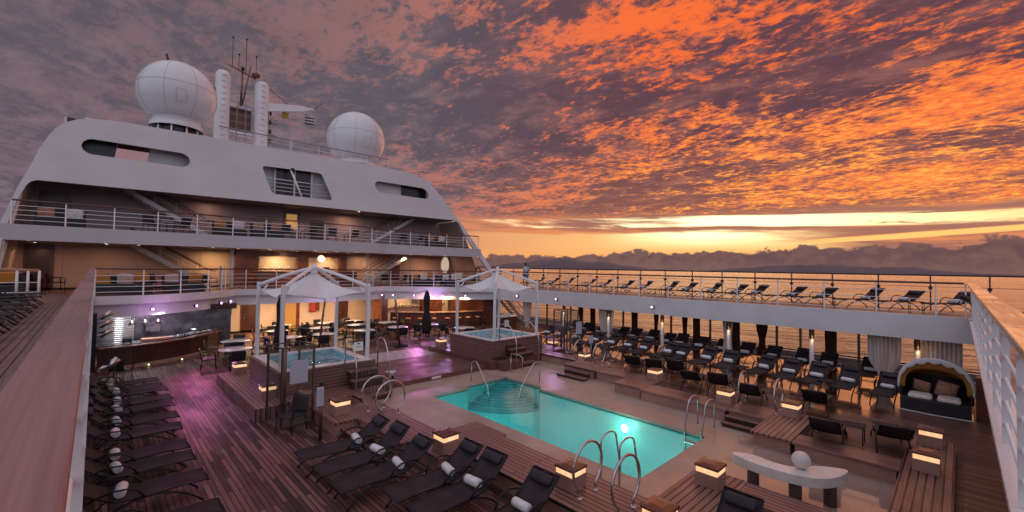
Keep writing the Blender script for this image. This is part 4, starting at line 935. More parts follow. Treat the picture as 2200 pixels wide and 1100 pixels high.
for x, y, e in [(7.5, 29.2, 100), (10.3, 28.9, 100), (13.0, 29.0, 90), (4.2, 29.3, 40), (8.8, 27.9, 60), (11.9, 27.9, 60), (17.8, 25.0, 40), (6.6, 28.0, 30)]: lamp('AREA', (x, y, 2.22), e, (1, .62, .30), .9, (x, y, 0), name='dining_light')

# ------------------------------------------------------------------ radomes, funnels, mast
def radome(cx, cy, zb, r, zc, label, hz=1.0):
    t = thing('radome', label, 'radar dome', (cx, cy, zb)); H = zc - zb
    prof = []
    for i in range(25):
        q = pi * i / 24; rr = r * sin(q); z = -r * hz * cos(q)
        if z > -r * .78: prof.append((max(rr, .001), H + z))
    prof = [(r * .60, .90), (r * .60, prof[0][1] - .02)] + prof
    MB().lathe(prof, n=48).build('dome', 'radome', t)
    MB().lathe([(r * .66, .68), (r * .66, .92), (r * .6, .95)], n=40).build('collar', 'white', t)
    MB().lathe([(r * .5, -.5), (r * .5, .8)], n=30).build('pedestal', 'blk', t)
    for k in range(10):
        a = 2 * pi * k / 10; MB().tube([(r * .58 * cos(a), r * .58 * sin(a), -.5), (r * .58 * cos(a), r * .58 * sin(a), .72)], .05, 6).build('stanchion', 'white', t)
    m = MB()
    m.tube([(r * 1.003 * cos(2 * pi * k / 48), r * 1.003 * sin(2 * pi * k / 48), H + .15 * r) if False else (sqrt(1 - .0225) * r * 1.003 * cos(2 * pi * k / 48), sqrt(1 - .0225) * r * 1.003 * sin(2 * pi * k / 48), H + .15 * r) for k in range(48)], .006, 4, closed=True)
    for a in (R(-115), R(-70), R(-20), R(-160)):
        m.tube([(r * 1.003 * sin(pi * i / 20) * cos(a), r * 1.003 * sin(pi * i / 20) * sin(a), H - r * 1.003 * cos(pi * i / 20)) for i in range(5, 20)], .006, 4)
    m.build('panel_seam', 'seam', t)
    m = MB()
    a0, a1 = R(-98), R(-84)
    ring = [(a0, -.42), (a1, -.42), (a1, -.08), (a0, -.08)]
    pts = []
    for (p, q), (p2, q2) in zip(ring, ring[1:] + ring[:1]):
        for k in range(4):
            a = p + (p2 - p) * k / 4; e = q + (q2 - q) * k / 4; c = sqrt(1 - e * e) * r * 1.004; pts.append((c * cos(a), c * sin(a), H + e * r))
    m.tube(pts, .006, 4, closed=True); m.build('hatch', 'seam', t)
    return t
radome(3.2, 32.0, 11.45, 1.93, 14.15, 'big white radar dome on the left of the roof')
radome(14.5, 33.0, 11.45, 2.16, 14.15, 'white radar dome on the right of the roof')
o = MB().tube([(2.72, 32, 15.9), (2.6, 32, 16.45)], .06, 6).build('lightning_rod', 'blk'); tag(o, 'short dark rod sticking up from the top of the left radar dome', 'antenna')
o = MB().cbox(.4, .75, 31.2, 31.5, 11.4, 11.75, .02).build('deck_floodlight', 'blk'); tag(o, 'small dark floodlight on the roof left of the big dome', 'floodlight')
def funnel(x, label, h):
    t = thing('funnel', label, 'funnel', (x, 36, 11.4))
    prof = [(.46, 0), (.46, h - .45), (.42, h - .2), (.30, h - .05), (.12, h), (.001, h + .01)]
    MB().lathe(prof, n=24).build('casing', 'white', t)
    for k in range(14): MB().box(-.12, .12, -.52, -.46, .6 + k * .42, .64 + k * .42).build('rung', 'radome', t)
funnel(6.07, 'left tall round topped white funnel', 6.5); funnel(8.52, 'right tall round topped white funnel', 6.45)
t = thing('mast_house', 'grey latticed platform and deckhouse between the two white funnels', 'mast house', (7.3, 36.5, 11.4), worldparts=True)
MB().box(6.5, 8.1, 36.2, 37.5, 15.6, 15.75).build('platform', 'white', t); MB().box(6.6, 8.0, 36.6, 37.5, 14.2, 15.6).build('dark_louvre', 'redwood', t)
MB().box(6.5, 8.1, 36.1, 36.4, 13.7, 13.85).build('platform', 'white', t); MB().box(6.5, 8.1, 36.3, 37.5, 11.4, 13.0).build('deckhouse', 'canvas', t)
MB().box(7.1, 7.7, 36.05, 36.29, 12.2, 12.9).build('vent', 'dsteel', t)
m = MB()
for z in (13.95, 14.5, 15.05): m.tube([(6.5, 36.1, z), (8.1, 36.1, z)], .02, 5)
for x in (6.5, 7.0, 7.55, 8.1): m.tube([(x, 36.1, 13.0), (x, 36.1, 16.4)], .025, 5)
m.tube([(5.2, 36, 16.9), (6.0, 36, 17.2)], .03, 5); m.tube([(5.2, 36, 16.9), (5.3, 36, 15.8), (5.8, 36, 15.7)], .03, 5); m.tube([(6.5, 36.1, 16.0), (8.2, 36.1, 15.7)], .03, 5); m.tube([(6.5, 36.1, 16.4), (8.2, 36.1, 16.9)], .02, 5)
m.build('guard_frame', 'seam', t); MB().cbox(5.2, 5.6, 35.8, 36.2, 16.0, 16.6, .08).build('light_box', 'blk', t)
t = thing('radar_mast', 'thin dark mast with a crossbar, four tall whip aerials and a small radar', 'mast', (7.2, 36, 15.7), worldparts=True)
MB().tube([(7.2, 36, 15.7), (7.25, 36, 18.4)], [.09, .05], 8).build('pole', 'bronze', t); MB().tube([(7.3, 36, 15.8), (7.75, 36, 18.75)], .05, 6).build('stay', 'bronze', t)
MB().tube([(6.35, 36, 18.45), (8.1, 36, 17.9)], .045, 6).build('crossbar', 'redwood', t)
for x, z0, z1 in ((6.6, 18.35, 20.5), (7.0, 18.2, 19.4), (7.45, 18.1, 20.65), (8.1, 18.1, 19.6)):
    w_ = MB().tube([(x, 36, z0), (x, 36, z1)], .022, 5).build('whip_aerial', 'blk', t); MB().sphere((x, 36, z1), .07, 8, 6).build('tip', 'blk', sub(t, w_))
MB().lathe([(0, 0), (.12, .02), (.12, .25), (0, .28)], c=(7.25, 36, 18.3), n=10).build('lantern', 'blk', t); MB().sphere((8.1, 36, 18.2), .30, 14, 8, rz=.2).build('radar_drum', 'redwood', t)
t = thing('signal_yard', 'white tapering signal yard reaching right from the funnels', 'yard arm', (9, 36, 16), worldparts=True)
MB().prism([(8.9, 15.7), (11.4, 16.35), (12.3, 16.75), (11.2, 16.75), (8.9, 16.35)], 35.8, 36.2, lambda a, b, c: (a, c, b)).build('yard', 'white', t)
MB().tube([(12.2, 36, 16.75), (12.95, 36, 17.5)], .03, 5).build('tip_rod', 'bronze', t); MB().tube([(9.0, 36, 17.5), (10.4, 36, 16.6)], .025, 5).build('stay', 'bronze', t)
m = MB(); m.tube([(9.6, 36, 17.0), (11.9, 36, 17.25)], .015, 4)
for x in (9.7, 10.6, 11.0, 11.8): m.tube([(x, 36, 16.4), (x, 36, 17.2)], .015, 4)
m.build('hand_line', 'seam', t)
for x in (10.0, 10.35, 10.9, 11.5, 11.75): MB().tube([(x, 36, 16.3), (x - .05, 34.5, 11.5)], .012, 4).build('halyard', 'seam', t)
def flagm(x, z, w, h, mt, name, label, cut=False):
    o = MB().sheet(10, 4, lambda u, v: (x + u * w, 36 + .08 * sin(u * 6), z - h * v * (1 - (.45 * u if cut else 0)) - .1 * u)).build(name, mt, thick=.01); tag(o, label, 'flag')
flagm(9.95, 16.05, .45, .6, 'yellow', 'flag', 'small yellow flag hanging under the white signal yard', True)
flagm(11.6, 16.25, .68, .75, 'flag', 'flag', 'blue and white striped flag at the end of the signal yard')
o = MB(); 
for k in range(6): o.tube([(9.15, 36, 12.0 + k * .7), (9.15, 36, 12.3 + k * .7)], .08, 6)
o.tube([(9.0, 36, 11.4), (9.0, 36, 16)], .03, 5)
for k in range(4): o.tube([(9.0, 36, 12.2 + k * .9), (9.6, 36, 12.2 + k * .9)], .025, 5)
o = o.build('lamp_ladder', 'blk'); tag(o, 'row of dark navigation lamps up the right side of the right funnel', 'navigation lights')

# ------------------------------------------------------------------ loungers
def lounger(bang=37, sag=.012):
    t = thing('sun_lounger', 'x', 'sun lounger')
    prof = [(0.0, .335), (.05, .352), (.3, .362), (.7, .352), (1.05, .345), (1.25, .36), (1.32, .39)]
    bx, bz, ang, L = 1.32, .39, R(bang), .66
    back = [(bx + L * k / 5 * cos(ang), bz + L * k / 5 * sin(ang) - .018 * sin(pi * k / 5)) for k in range(1, 6)]
    def slab(p, nm, w_=.27):
        n = len(p)
        MB().sheet(n - 1, 6, lambda u, v: (p[round(u * (n - 1))][0], (v - .5) * 2 * w_, p[round(u * (n - 1))][1] - sag * sin(pi * v))).build(nm, 'fabric', t, thick=.012)
    slab(prof, 'seat'); slab([prof[-1]] + back, 'backrest')
    for s in (-1, 1):
        y = s * .283
        MB().tube([(a, y, b) for a, b in prof], .017, 6).build('side_rail', 'frame', t)
        MB().tube([(prof[-1][0], y, prof[-1][1])] + [(a, y, b) for a, b in back], .016, 6).build('back_rail', 'frame', t)
        pts = []
        for i in range(9):
            u = i / 8; pts.append((1.0 - 1.0 * u + .08 * u, y * 1.02, .325 + .02 * sin(pi * u) - .325 * u ** 2.6))
        MB().tube(pts, .018, 6).build('leg', 'frame', t)
        MB().tube([(1.0, y * 1.02, .32), (1.2, y * 1.05, .27), (1.42, y * 1.08, .14), (1.56, y * 1.1, 0)], .018, 6).build('leg', 'frame', t)
        arm = [(.90, y * 1.03, .34), (.98, y * 1.12, .47), (1.10, y * 1.15, .545), (1.28, y * 1.15, .56), (1.42, y * 1.13, .53), (1.52, y * 1.06, .50)]
        MB().tube(arm, .017, 6, flat=1.3).build('armrest', 'frame', t)
    MB().tube([(.0, -.283, .335), (0, .283, .335)], .016, 6).build('cross_bar', 'frame', t); MB().tube([(back[-1][0], -.283, back[-1][1]), (back[-1][0], .283, back[-1][1])], .016, 6).build('cross_bar', 'frame', t)
    a = Matrix.Translation((bx + .50 * cos(ang) - .03 * sin(ang), 0, bz + .50 * sin(ang) + .045 * cos(ang))) @ Matrix.Rotation(-ang, 4, 'Y')
    m = MB(); m.lathe([(.0, -.235), (.05, -.225), (.062, -.2), (.062, .2), (.05, .225), (0, .235)], n=14, tr=a @ Matrix.Diagonal((1.5, 1, .8, 1)) @ Matrix.Rotation(pi / 2, 4, 'X')); m.build('headrest', 'pillow', t)
    return t
class Many:
    def __init__(s, ps): s.ps = ps; s.k = 0
    def put(s, *a, **k): s.k += 1; return s.ps[(s.k * 7 // 3) % len(s.ps)].put(*a, **k)
LP = Many([Proto(lounger(35, .008)), Proto(lounger(38, .02)), Proto(lounger(42, .014)), Proto(lounger(36.5, .025))])
def towel_mesh():
    m = MB(); n = 20; prof = [(.0, -.185), (.05, -.19), (.075, -.178), (.082, -.12), (.08, 0), (.083, .12), (.076, .178), (.05, .19), (.0, .185)]
    m.lathe(prof, n=n, tr=Matrix.Rotation(pi / 2, 4, 'X'))
    for v in m.v:
        a = atan2(v.z, v.x); v.x *= 1 + .035 * sin(a * 3 + 1); v.z = v.z * (.93 + .03 * sin(a * 5)) + .075
    for k in range(3):
        r = .022 + k * .018
        for s in (-1, 1): m.tube([(r * cos(q), s * .1905, .075 + r * sin(q)) for q in [2 * pi * i / 12 for i in range(12)]], .004, 4, closed=True)
    return m.build('rolled_towel', 'towel', None, 'x', 'towel')
TP = Proto(towel_mesh())
def place(x, y, z, rz, label, grp, towel=True, tl=None, tgrp=None, tx=1.19):
    rz += random.uniform(-.06, .06); y += random.uniform(-.04, .04); x += random.uniform(-.06, .06)
    LP.put((x, y, z), rz, label, grp)
    if towel: TP.put((x + tx * cos(rz), y + tx * sin(rz), z + .362), rz + random.uniform(-.2, .2), tl, tgrp, scale=(random.uniform(.9, 1.12), random.uniform(.92, 1.06), random.uniform(.88, 1.08)))
# left row, feet to +x
g, tg = 'loungers in the left row', 'towels on the left row'
for i, (x, y) in enumerate([(1.66, 8.45), (1.66, 9.85), (1.64, 10.99), (1.62, 11.74), (1.66, 13.22), (1.63, 14.25), (1.73, 15.43), (1.79, 16.2), (1.73, 17.36), (1.71, 17.97), (1.62, 18.86)]):
    l = ('black mesh sun lounger cut off at the bottom edge in the left row' if i == 0 else '%s whole black mesh sun lounger of the left row from the bottom' % (ORD[i - 1] if i > 1 else 'first'))
    place(x, y, 0, pi, l, g, i > 0, 'rolled white towel on the %s whole lounger of the left row from the bottom' % (ORD[i - 1] if i > 1 else 'first'), tg)
g, tg = 'near loungers backed against the bench', 'towels on the near loungers'
NN = ['leftmost', 'second', 'third', 'fourth', 'fifth', 'sixth']
for i, (x, y) in enumerate([(3.15, 9.45), (3.13, 8.56), (3.13, 7.70), (3.78, 6.82), (3.80, 6.05), (3.86, 4.92)]):
    place(x, y, 0, 0, '%s black sun lounger from the left in the near row against the bench' % NN[i], g, True, 'rolled white towel on the %s near lounger from the left' % NN[i], tg, 1.22)
o = LP.put((5.6, 2.38, 0), 0, 'black sun lounger cut by the bottom edge right of the lamp boxes', 'near loungers backed against the bench')
g, tg = 'front row of loungers on the sea side deck', 'towels on the front sea side row'
for i, y in enumerate([1.78, 2.82, 3.70, 4.55, 5.42, 6.62, 7.58, 8.68, 9.42, 10.45, 11.38, 12.33, 13.39, 14.6, 15.68, 16.7]):
    place(17.85, y, .15, 0, '%s black lounger from the daybed in the front row of the sea side deck' % ORD[i].replace('nearest', 'first'), g, True, 'bright rolled towel on the %s lounger from the daybed in the front sea side row' % ORD[i].replace('nearest', 'first'), tg)
g, tg = 'back row of loungers along the open ship side', 'towels on the back sea side row'
for i, y in enumerate([2.5, 3.76, 4.7, 5.83, 6.92, 8.05, 9.08, 9.98, 10.87, 11.7, 12.8, 13.6, 15.0, 16.1, 17.2]):
    place(20.65, y, .15, 0, '%s black lounger from the right in the back row by the ship side' % ORD[i].replace('nearest', 'first'), g, True, 'shaded rolled towel on the %s lounger from the right in the back row' % ORD[i].replace('nearest', 'first'), tg)
g = 'dark loungers seen from behind the sea side bench'
for i, (x, y, rz) in enumerate([(14.6, 1.35, pi + .15), (13.9, 2.35, pi + .12), (16.5, 3.1, pi + .1), (15.95, 4.65, pi + .12), (16.3, 5.9, pi + .25), (16.3, 6.75, pi + .25), (17.2, 7.9, pi + .35), (16.9, 8.7, pi + .35), (16.9, 9.5, pi + .35)]):
    place(x, y, .15, rz, '%s dark lounger from the right with its back turned behind the sea side bench' % ORD[i].replace('nearest', 'first'), g, i in (3, 4, 5, 6), 'white towel half hidden on the %s back turned lounger from the right' % ORD[i].replace('nearest', 'first'), 'towels on the back turned loungers')
g, tg = 'loungers on the right hand upper walkway', 'towels on the upper walkway loungers'
for i, y in enumerate([-.11, 1.32, 2.66, 4.12, 5.38, 6.88, 7.88, 9.12, 10.4, 11.5, 13.1, 14.3, 15.9, 17.2, 18.9, 20.3, 21.7]):
    place(22.75, y + .95, 2.85, R(-38), '%s black lounger from the right on the upper walkway behind the railing' % ORD[i].replace('nearest', 'first'), g, True, 'rolled white towel on the %s lounger from the right on the upper walkway' % ORD[i].replace('nearest', 'first'), tg)
place(19.6, -1.75, 2.85, R(80), 'dark lounger on the upper deck beyond the varnished rail at the right edge', 'loungers at the right edge', True, 'white towel on the dark lounger beyond the varnished rail', 'towels at the right edge')
g = 'loungers on the left upper walkway'
for i, y in enumerate([9.3, 10.6, 11.9, 13.3, 14.8, 16.2, 17.8, 19.4, 21.0]):
    LP.put((-1.15, y, 2.85), pi + random.uniform(-.03, .03), '%s dark lounger on the left upper walkway counting from the camera' % ORD[i].replace('nearest', 'first'), g)

# ------------------------------------------------------------------ tables and chairs
def chair():
    t = thing('armchair', 'x', 'chair')
    MB().cbox(-.24, .24, -.24, .22, .40, .445, .02).build('seat', 'wicker', t)
    m = MB(); m.sheet(8, 6, lambda u, v: ((u - .5) * .48, .22 + .09 * v - .05 * cos((u - .5) * 2.6) + .04, .43 + .42 * v)); m.build('backrest', 'wicker', t, thick=.02)
    for sx in (-1, 1):
        MB().tube([(sx * .245, -.22, .40), (sx * .27, -.22, .62), (sx * .27, -.16, .655), (sx * .26, .22, .65)], .018, 6).build('armrest', 'frame', t)
        MB().tube([(sx * .23, -.22, .42), (sx * .245, -.25, 0)], .014, 6).build('leg', 'frame', t)
        MB().tube([(sx * .23, .2, .42), (sx * .25, .27, 0)], .014, 6).build('leg', 'frame', t)
    return t
CH = Proto(chair())
def table(r=.55):
    t = thing('round_table', 'x', 'table')
    MB().lathe([(0, .715), (r - .02, .715), (r, .725), (r, .74), (r - .01, .748), (0, .748)], n=40).build('table_top', 'tabletop', t)
    MB().lathe([(.035, .02), (.035, .714)], n=12).build('pedestal', 'frame', t)
    MB().lathe([(0, 0), (.25, 0), (.25, .015), (.04, .035)], n=24).build('base', 'frame', t)
    return t
TB = Proto(table())
TBL = [(4.31, 21.0, .62, 'nearest white round table by the grill counter'), (4.74, 23.15, .6, 'white round table just behind the nearest one by the grill counter'), (6.95, 22.8, .55, 'white round table behind the near glass shower'), (7.11, 25.4, .55, 'white round table behind the left closed parasol'),
       (7.92, 27.4, .5, 'white round table at the back wall left of the glazed door'), (8.57, 22.8, .58, 'white round table at the foot of the brown parasol mast'), (9.22, 25.15, .55, 'white round table behind the brown parasol mast'), (10.34, 27.15, .5, 'white round table under the red wall box'),
       (12.03, 27.0, .5, 'white round table at the back right of the red wall box'), (11.41, 25.2, .55, 'white round table farther behind the near canopy\'s right post'), (10.77, 22.8, .58, 'white round table nearest behind the near canopy\'s right post'), (13.4, 25.1, .6, 'white round table left of the lower bar stools'),
       (12.85, 22.85, .58, 'white round table between the parasol arm and the marble strip'), (14.97, 22.8, .58, 'white round table behind the right closed parasol'), (15.75, 20.3, .62, 'white round table left of the far hot tub')]
for k, (x, y, r, l) in enumerate(TBL):
    TB.put((x, y, 0), 0, l, 'white round dining tables', scale=(r / .55, r / .55, 1))
    a0 = random.uniform(-.3, .3) + pi / 4
    for j, nm in enumerate(('right hand', 'far', 'left hand', 'near')):
        a = a0 + j * pi / 2 + random.uniform(-.15, .15) - pi / 4 ; d = r + .20 + random.uniform(0, .1)
        CH.put((x + d * cos(a), y + d * sin(a), 0), a - pi / 2, '%s armchair of the %s' % (nm, l.replace('white round table', 'table')), 'black armchairs at the dining tables')
CH.put((3.75, 12.0, 0), R(-60), 'black armchair standing alone in front of the near glass shower', None)
CH.put((.75, 20.9, 0), R(150), 'black armchair alone at the far end of the left lounger row', None)
# upper balconies
def lowsofa(name, l, x, y, z, w, rz, cush, group):
    t = thing(name, l, 'sofa', (x, y, z), rz, group)
    MB().cbox(-w / 2, w / 2, -.4, .4, .05, .40, .04).build('frame', 'wicker', t)
    MB().cbox(-w / 2, w / 2, .30, .42, .40, .84, .03).build('backrest', 'wicker', t)
    for k in range(max(1, round(w / .7))):
        cx_ = -w / 2 + (k + .5) * w / max(1, round(w / .7)); MB().cbox(cx_ - .27, cx_ + .27, .02, .16, .50, .93, .05, tr=Matrix.Rotation(R(4 + 5 * (k % 2)), 4, 'X') @ Matrix.Rotation(R(-5 + 9 * (k % 2)), 4, 'Y')).build('cushion', cush[k % len(cush)], t)
    MB().cbox(-w / 2 + .05, w / 2 - .05, -.38, .2, .4, .5, .04).build('seat_pad', 'blk', t)
SG = 'dark sofas on the balconies'
lowsofa('balcony_sofa', 'dark sofa with orange and pale cushions behind the left of the lower balcony rail', .9, 25.0, 2.86, 1.9, 0.0, ['orange', 'pinkc'], SG)
lowsofa('balcony_sofa', 'dark sofa with a pale cushion right of the first one on the lower balcony', 3.1, 26.1, 2.86, 1.6, 0.0, ['pinkc', 'orange'], SG)
lowsofa('balcony_sofa', 'dark sofa with orange cushions behind the short rail at the left edge', -3.1, 24.6, 2.86, 2.4, 0.0, ['orange', 'amber'], SG)
lowsofa('balcony_sofa', 'dark sofa with orange cushions at the right of the lower balcony', 16.9, 26.7, 2.86, 1.8, 0.0, ['orange', 'creamc'], SG)
lowsofa('balcony_sofa', 'dark sofa with pale cushions at the right end of the lower balcony', 19.0, 25.9, 2.86, 1.8, 0.0, ['creamc'], SG)
lowsofa('balcony_sofa', 'dark sofa with white cushions on the left of the upper balcony', -1.2, 28.0, 5.73, 1.6, 0.0, ['tanc', 'creamc'], SG)
lowsofa('balcony_sofa', 'dark sofa with an orange cushion in the middle of the upper balcony', 5.2, 27.6, 5.73, 1.5, 0.0, ['orange', 'creamc'], SG)
lowsofa('balcony_sofa', 'dark sofa under the glazed door of the upper balcony', 7.0, 27.4, 5.73, 1.6, 0.0, ['tanc'], SG)
lowsofa('balcony_sofa', 'dark sofa right of the stairs on the upper balcony', 18.6, 27.6, 5.73, 1.6, 0.0, ['tanc', 'creamc'], SG)
for x, y, z, rz, l in [(1.9, 27.4, 5.73, 2.6, 'left chair of the pair under the left upper stairs'), (3.1, 27.4, 5.73, 3.6, 'right chair of the pair under the left upper stairs'), (8.0, 27.3, 5.73, 2.7, 'chair left of the glazed door on the upper balcony'), (9.3, 27.3, 5.73, 3.4, 'chair in front of the glazed door on the upper balcony'), (10.6, 27.3, 5.73, 2.9, 'chair right of the glazed door on the upper balcony'), (12.0, 27.4, 5.73, 3.3, 'chair left of the right upper stairs'),
                       (15.6, 27.3, 5.73, 2.8, 'chair at the foot of the right upper stairs'), (16.8, 27.3, 5.73, 3.5, 'chair right of the foot of the right upper stairs'), (-1.3, 29.0, 2.86, 1.9, 'chair by the dark door at the left of the lower balcony'), (-2.0, 28.2, 2.86, 2.7, 'chair in front of the dark door at the left of the lower balcony'),
                       (2.1, 27.6, 2.86, .5, 'chair behind the sofas on the left lower balcony'), (4.3, 27.2, 2.86, 2.2, 'chair beside the white sign board on the lower balcony'), (14.6, 28.0, 2.86, 2.8, 'chair at the foot of the right lower stairs'), (15.6, 27.4, 2.86, 3.6, 'chair left of the right hand sofas on the lower balcony'), (20.3, 25.2, 2.86, 3.0, 'chair at the right corner of the lower balcony'), (17.9, 26.0, 2.86, .2, 'chair between the two right hand sofas')]:
    CH.put((x, y, z), rz, 'dark wicker ' + l, 'dark chairs on the balconies')
for x, y, z, l in [(2.5, 27.5, 5.73, 'small white topped table between two chairs under the left upper stairs'), (8.7, 27.1, 5.73, 'small white topped table in the middle of the upper balcony'), (11.3, 27.1, 5.73, 'small white topped table right of the middle of the upper balcony'), (19.9, 27.4, 5.73, 'small white topped table at the right end of the upper balcony'), (3.9, 26.9, 2.86, 'small white topped table at the left lower balcony railing')]:
    TB.put((x, y, z), 0, l, 'small balcony tables', scale=(.7, .7, .75))
o = MB().cbox(4.65, 4.72, 26.3, 26.75, 2.9, 4.15, .01).build('sign_board', 'white'); tag(o, 'upright blank white board at the left lower balcony railing', 'board')

# ------------------------------------------------------------------ lower bar and grill
BAR = [(14.9, 27.6), (15.5, 26.8), (16.3, 26.1), (17.3, 25.4), (18.4, 24.95), (19.6, 24.7), (20.7, 24.6)]
lbar = thing('lower_bar', 'curved red wood bar with a lit cream back wall under the balcony', 'bar', (18, 26, 0), worldparts=True)
strip(BAR, .002, 1.08, .12).build('counter_front', 'darkwood', lbar)
strip(offset(BAR, -.16), 1.08, 1.13, .55).build('counter_top', 'caplit', lbar)
MB().box(15.0, 21.0, 29.3, 29.4, .01, 2.24).build('back_wall', 'cream', lbar)
for x0, x1 in ((14.6, 15.35), (18.3, 20.2), (22.2, 22.6)): MB().box(x0, x1, 29.0, 29.29, .01, 2.24).build('wood_panel', 'redwood', lbar)
MB().box(20.95, 22.6, 24.7, 28.99, .01, 2.24).build('wood_panel', 'redwood', lbar)
MB().box(14.25, 14.7, 27.6, 28.9, .01, 2.24).build('wood_panel', 'redwood', lbar)
m = MB()
for k in range(14): 
    x = 16 + k * .2 if k < 9 else 17.9 + k * .2; m.lathe([(0, 0), (.035, 0), (.04, .17), (.014, .22), (.014, .29), (0, .29)], c=(x, 29.1, 1.2), n=8)
m.build('bottles', 'steel', lbar, kind='stuff'); MB().box(15.4, 18.25, 28.95, 29.28, 1.15, 1.19).build('bottle_shelf', 'redwood', lbar)
MB().cbox(17.55, 17.95, 29.1, 29.28, 1.45, 1.95, .02).build('wall_phone', 'dsteel', lbar)
for x, e in ((16.6, 50), (19.3, 30), (20.4, 30)): lamp('AREA', (x, 28.0, 2.2), e, (1, .68, .30), .6, (x, 28.6, 0), name='bar_light')
for x, y in ((16.2, 24.9), (18.6, 23.9)): lamp('AREA', (x, y, 2.0), 32, (1, .55, .28), .5, (x + .5, y + .9, .5), name='bar_light')  # added lamps without fixtures, brightening the counter front
st = thing('bar_stool', 'x', 'bar stool')
MB().lathe([(0, .74), (.17, .74), (.19, .77), (.18, .80), (0, .81)], n=20).build('seat', 'tanc', st)
for k in range(4):
    a = pi / 4 + k * pi / 2; MB().tube([(.1 * cos(a), .1 * sin(a), .74), (.2 * cos(a), .2 * sin(a), 0)], .014, 6).build('leg', 'frame', st)
MB().tube([(.17 * cos(2 * pi * k / 16), .17 * sin(2 * pi * k / 16), .28) for k in range(16)], .01, 5, closed=True).build('foot_ring', 'frame', st)
SP = Proto(st)
for i, (x, y) in enumerate([(14.75, 26.6), (15.3, 25.9), (15.9, 25.35), (16.7, 24.85), (17.5, 24.45), (18.25, 24.2), (19.0, 24.05), (19.8, 23.95)]):
    SP.put((x, y, 0), 0, 'tan seated bar stool, %s from the left at the lower bar' % ORD[i].replace('nearest', 'first'), 'bar stools at the lower bar')

GR = [(.15, 23.35), (1.2, 23.45), (2.3, 23.85), (3.2, 24.45), (4.0, 25.2), (4.6, 26.1), (4.85, 26.9)]
gb = thing('grill_counter', 'curved dark wood grill counter with steel back panels and step lights at its foot', 'grill counter', (2.4, 24, 0), worldparts=True)
strip(GR, .10, .84, .14).build('counter_front', 'darkwood', gb)
strip(offset(GR, -.22), .003, .12, .3).build('plinth', 'benchside', gb)
strip(offset(GR, -.14), .84, .89, .42).build('counter_top', 'redwood', gb)
strip(offset(GR, .45), .86, .90, .7).build('work_top', 'dsteel', gb)
strip(offset(GR, .30), .91, 1.12, .012).build('glass_screen', 'glass', gb)
for p in offset(GR, .28)[1:-1:2]: MB().tube([(p[0], p[1], .9), (p[0], p[1] + .1, 1.2)], .02, 6).build('screen_post', 'frame', gb)
m = MB(); m.box(.12, 1.35, 26.25, 26.3, .6, 1.95)
for k in range(15): m.tube([(.13, 26.24, .65 + k * .09), (1.34, 26.24, .65 + k * .09)], .040, 8, flat=.6)
m.build('roller_shutter', mat('roller_shutter_steel', (.8, .8, .8), .28, .85), gb)
MB().box(.0, 5.2, 26.6, 26.7, .01, 2.24).build('back_panel', mat('dark_steel_panel', (.16, .16, .17), .35, .9, fn=tint((.10, .10, .11), (.22, .22, .23), 2, 4, .25, .45)), gb)
MB().cbox(3.9, 5.0, 26.45, 26.59, 1.0, 1.5, .01).build('display_shelf', 'glass', gb)
for k in range(7): MB().lathe([(0, 0), (.09, .0), (.11, .05), (.0, .04)], c=(2.6 + k * .27, 24.9 + k * .2, .905), n=12).build('dish', 'tabletop', gb)
MB().box(-.15, 5.3, 25.9, 26.2, 1.98, 2.24).build('hood', 'darkwood', gb)
MB().box(-.1, .1, 23.3, 26.6, .01, 2.24).build('side_panel', 'blk', gb)
for k, x in enumerate((1.2, 1.65, 2.1)):
    hl = MB().tube([(x, 25.0, 1.72), (x, 25.0, 2.24)], .012, 6).build('heat_lamp', 'steel', gb)
    MB().lathe([(.03, .2), (.05, .14), (.13, 0), (.125, 0), (.04, .13)], c=(x, 25.0, 1.55), n=18).build('shade', 'steel', sub(gb, hl))
MB().cbox(1.75, 2.3, 26.2, 26.5, 1.05, 1.4, .02).build('appliance', 'dsteel', gb); MB().cbox(.9, 1.2, 24.3, 24.7, .9, 1.08, .03).build('appliance', 'frame', gb)
MB().cbox(3.3, 3.65, 25.7, 26.1, .9, 1.12, .05).build('appliance', 'steel', gb)
MB().cbox(1.5, 2.5, 24.35, 24.75, .9, .98, .01).build('griddle', 'tanc', gb)
for p in offset(GR, -.225)[0:6]:
    MB().lathe([(0, 0), (.03, 0), (.03, .01), (0, .012)], c=(p[0] + .45, p[1] + .05, .065), n=10, tr=Matrix.Rotation(pi / 2, 4, 'X')).build('step_light', 'green', gb)
lamp('AREA', (1.7, 24.8, 2.2), 80, (.95, .95, 1.0), 1.2, (1.9, 25.5, 0), name='grill_light'); lamp('AREA', (.9, 25.5, 2.1), 9, (1, 1, 1), .4, (.8, 26.2, 1.0), name='grill_light'); lamp('AREA', (3.6, 26.0, 2.2), 26, (.95, .9, 1.0), .6, (3.6, 26.2, 0), name='grill_light')  # the small second lamp is added to brighten the shutter
o = MB().cbox(5.3, 6.05, 30.86, 30.98, 1.2, 1.88, .01).build('wall_screen', 'blk'); tag(o, 'dark flat screen on the wall behind the grill counter', 'screen')
t = thing('fire_hose_box', 'red fire hose box on the cream wall between the dark doors', 'fire hose box', (10.85, 30.9, 1.2), worldparts=True)
MB().cbox(10.6, 11.0, 30.75, 30.98, 1.1, 1.75, .02).build('box', 'red', t); MB().cbox(11.03, 11.25, 30.8, 30.98, 1.15, 1.7, .02).build('side_box', 'redwood', t)
t = thing('glazed_doorway', 'amber lit glazed doorway in the back wall left of the red box', 'doorway', (9.3, 30.9, 0), worldparts=True)
MB().box(8.6, 9.98, 30.9, 30.98, .01, 2.0).build('frame', 'redwood', t); MB().box(8.75, 9.75, 30.86, 30.899, .05, 1.9).build('pane', mat('amber_pane', (.3, .15, .04), .2, emit=(.9, .45, .12), es=.25), t)
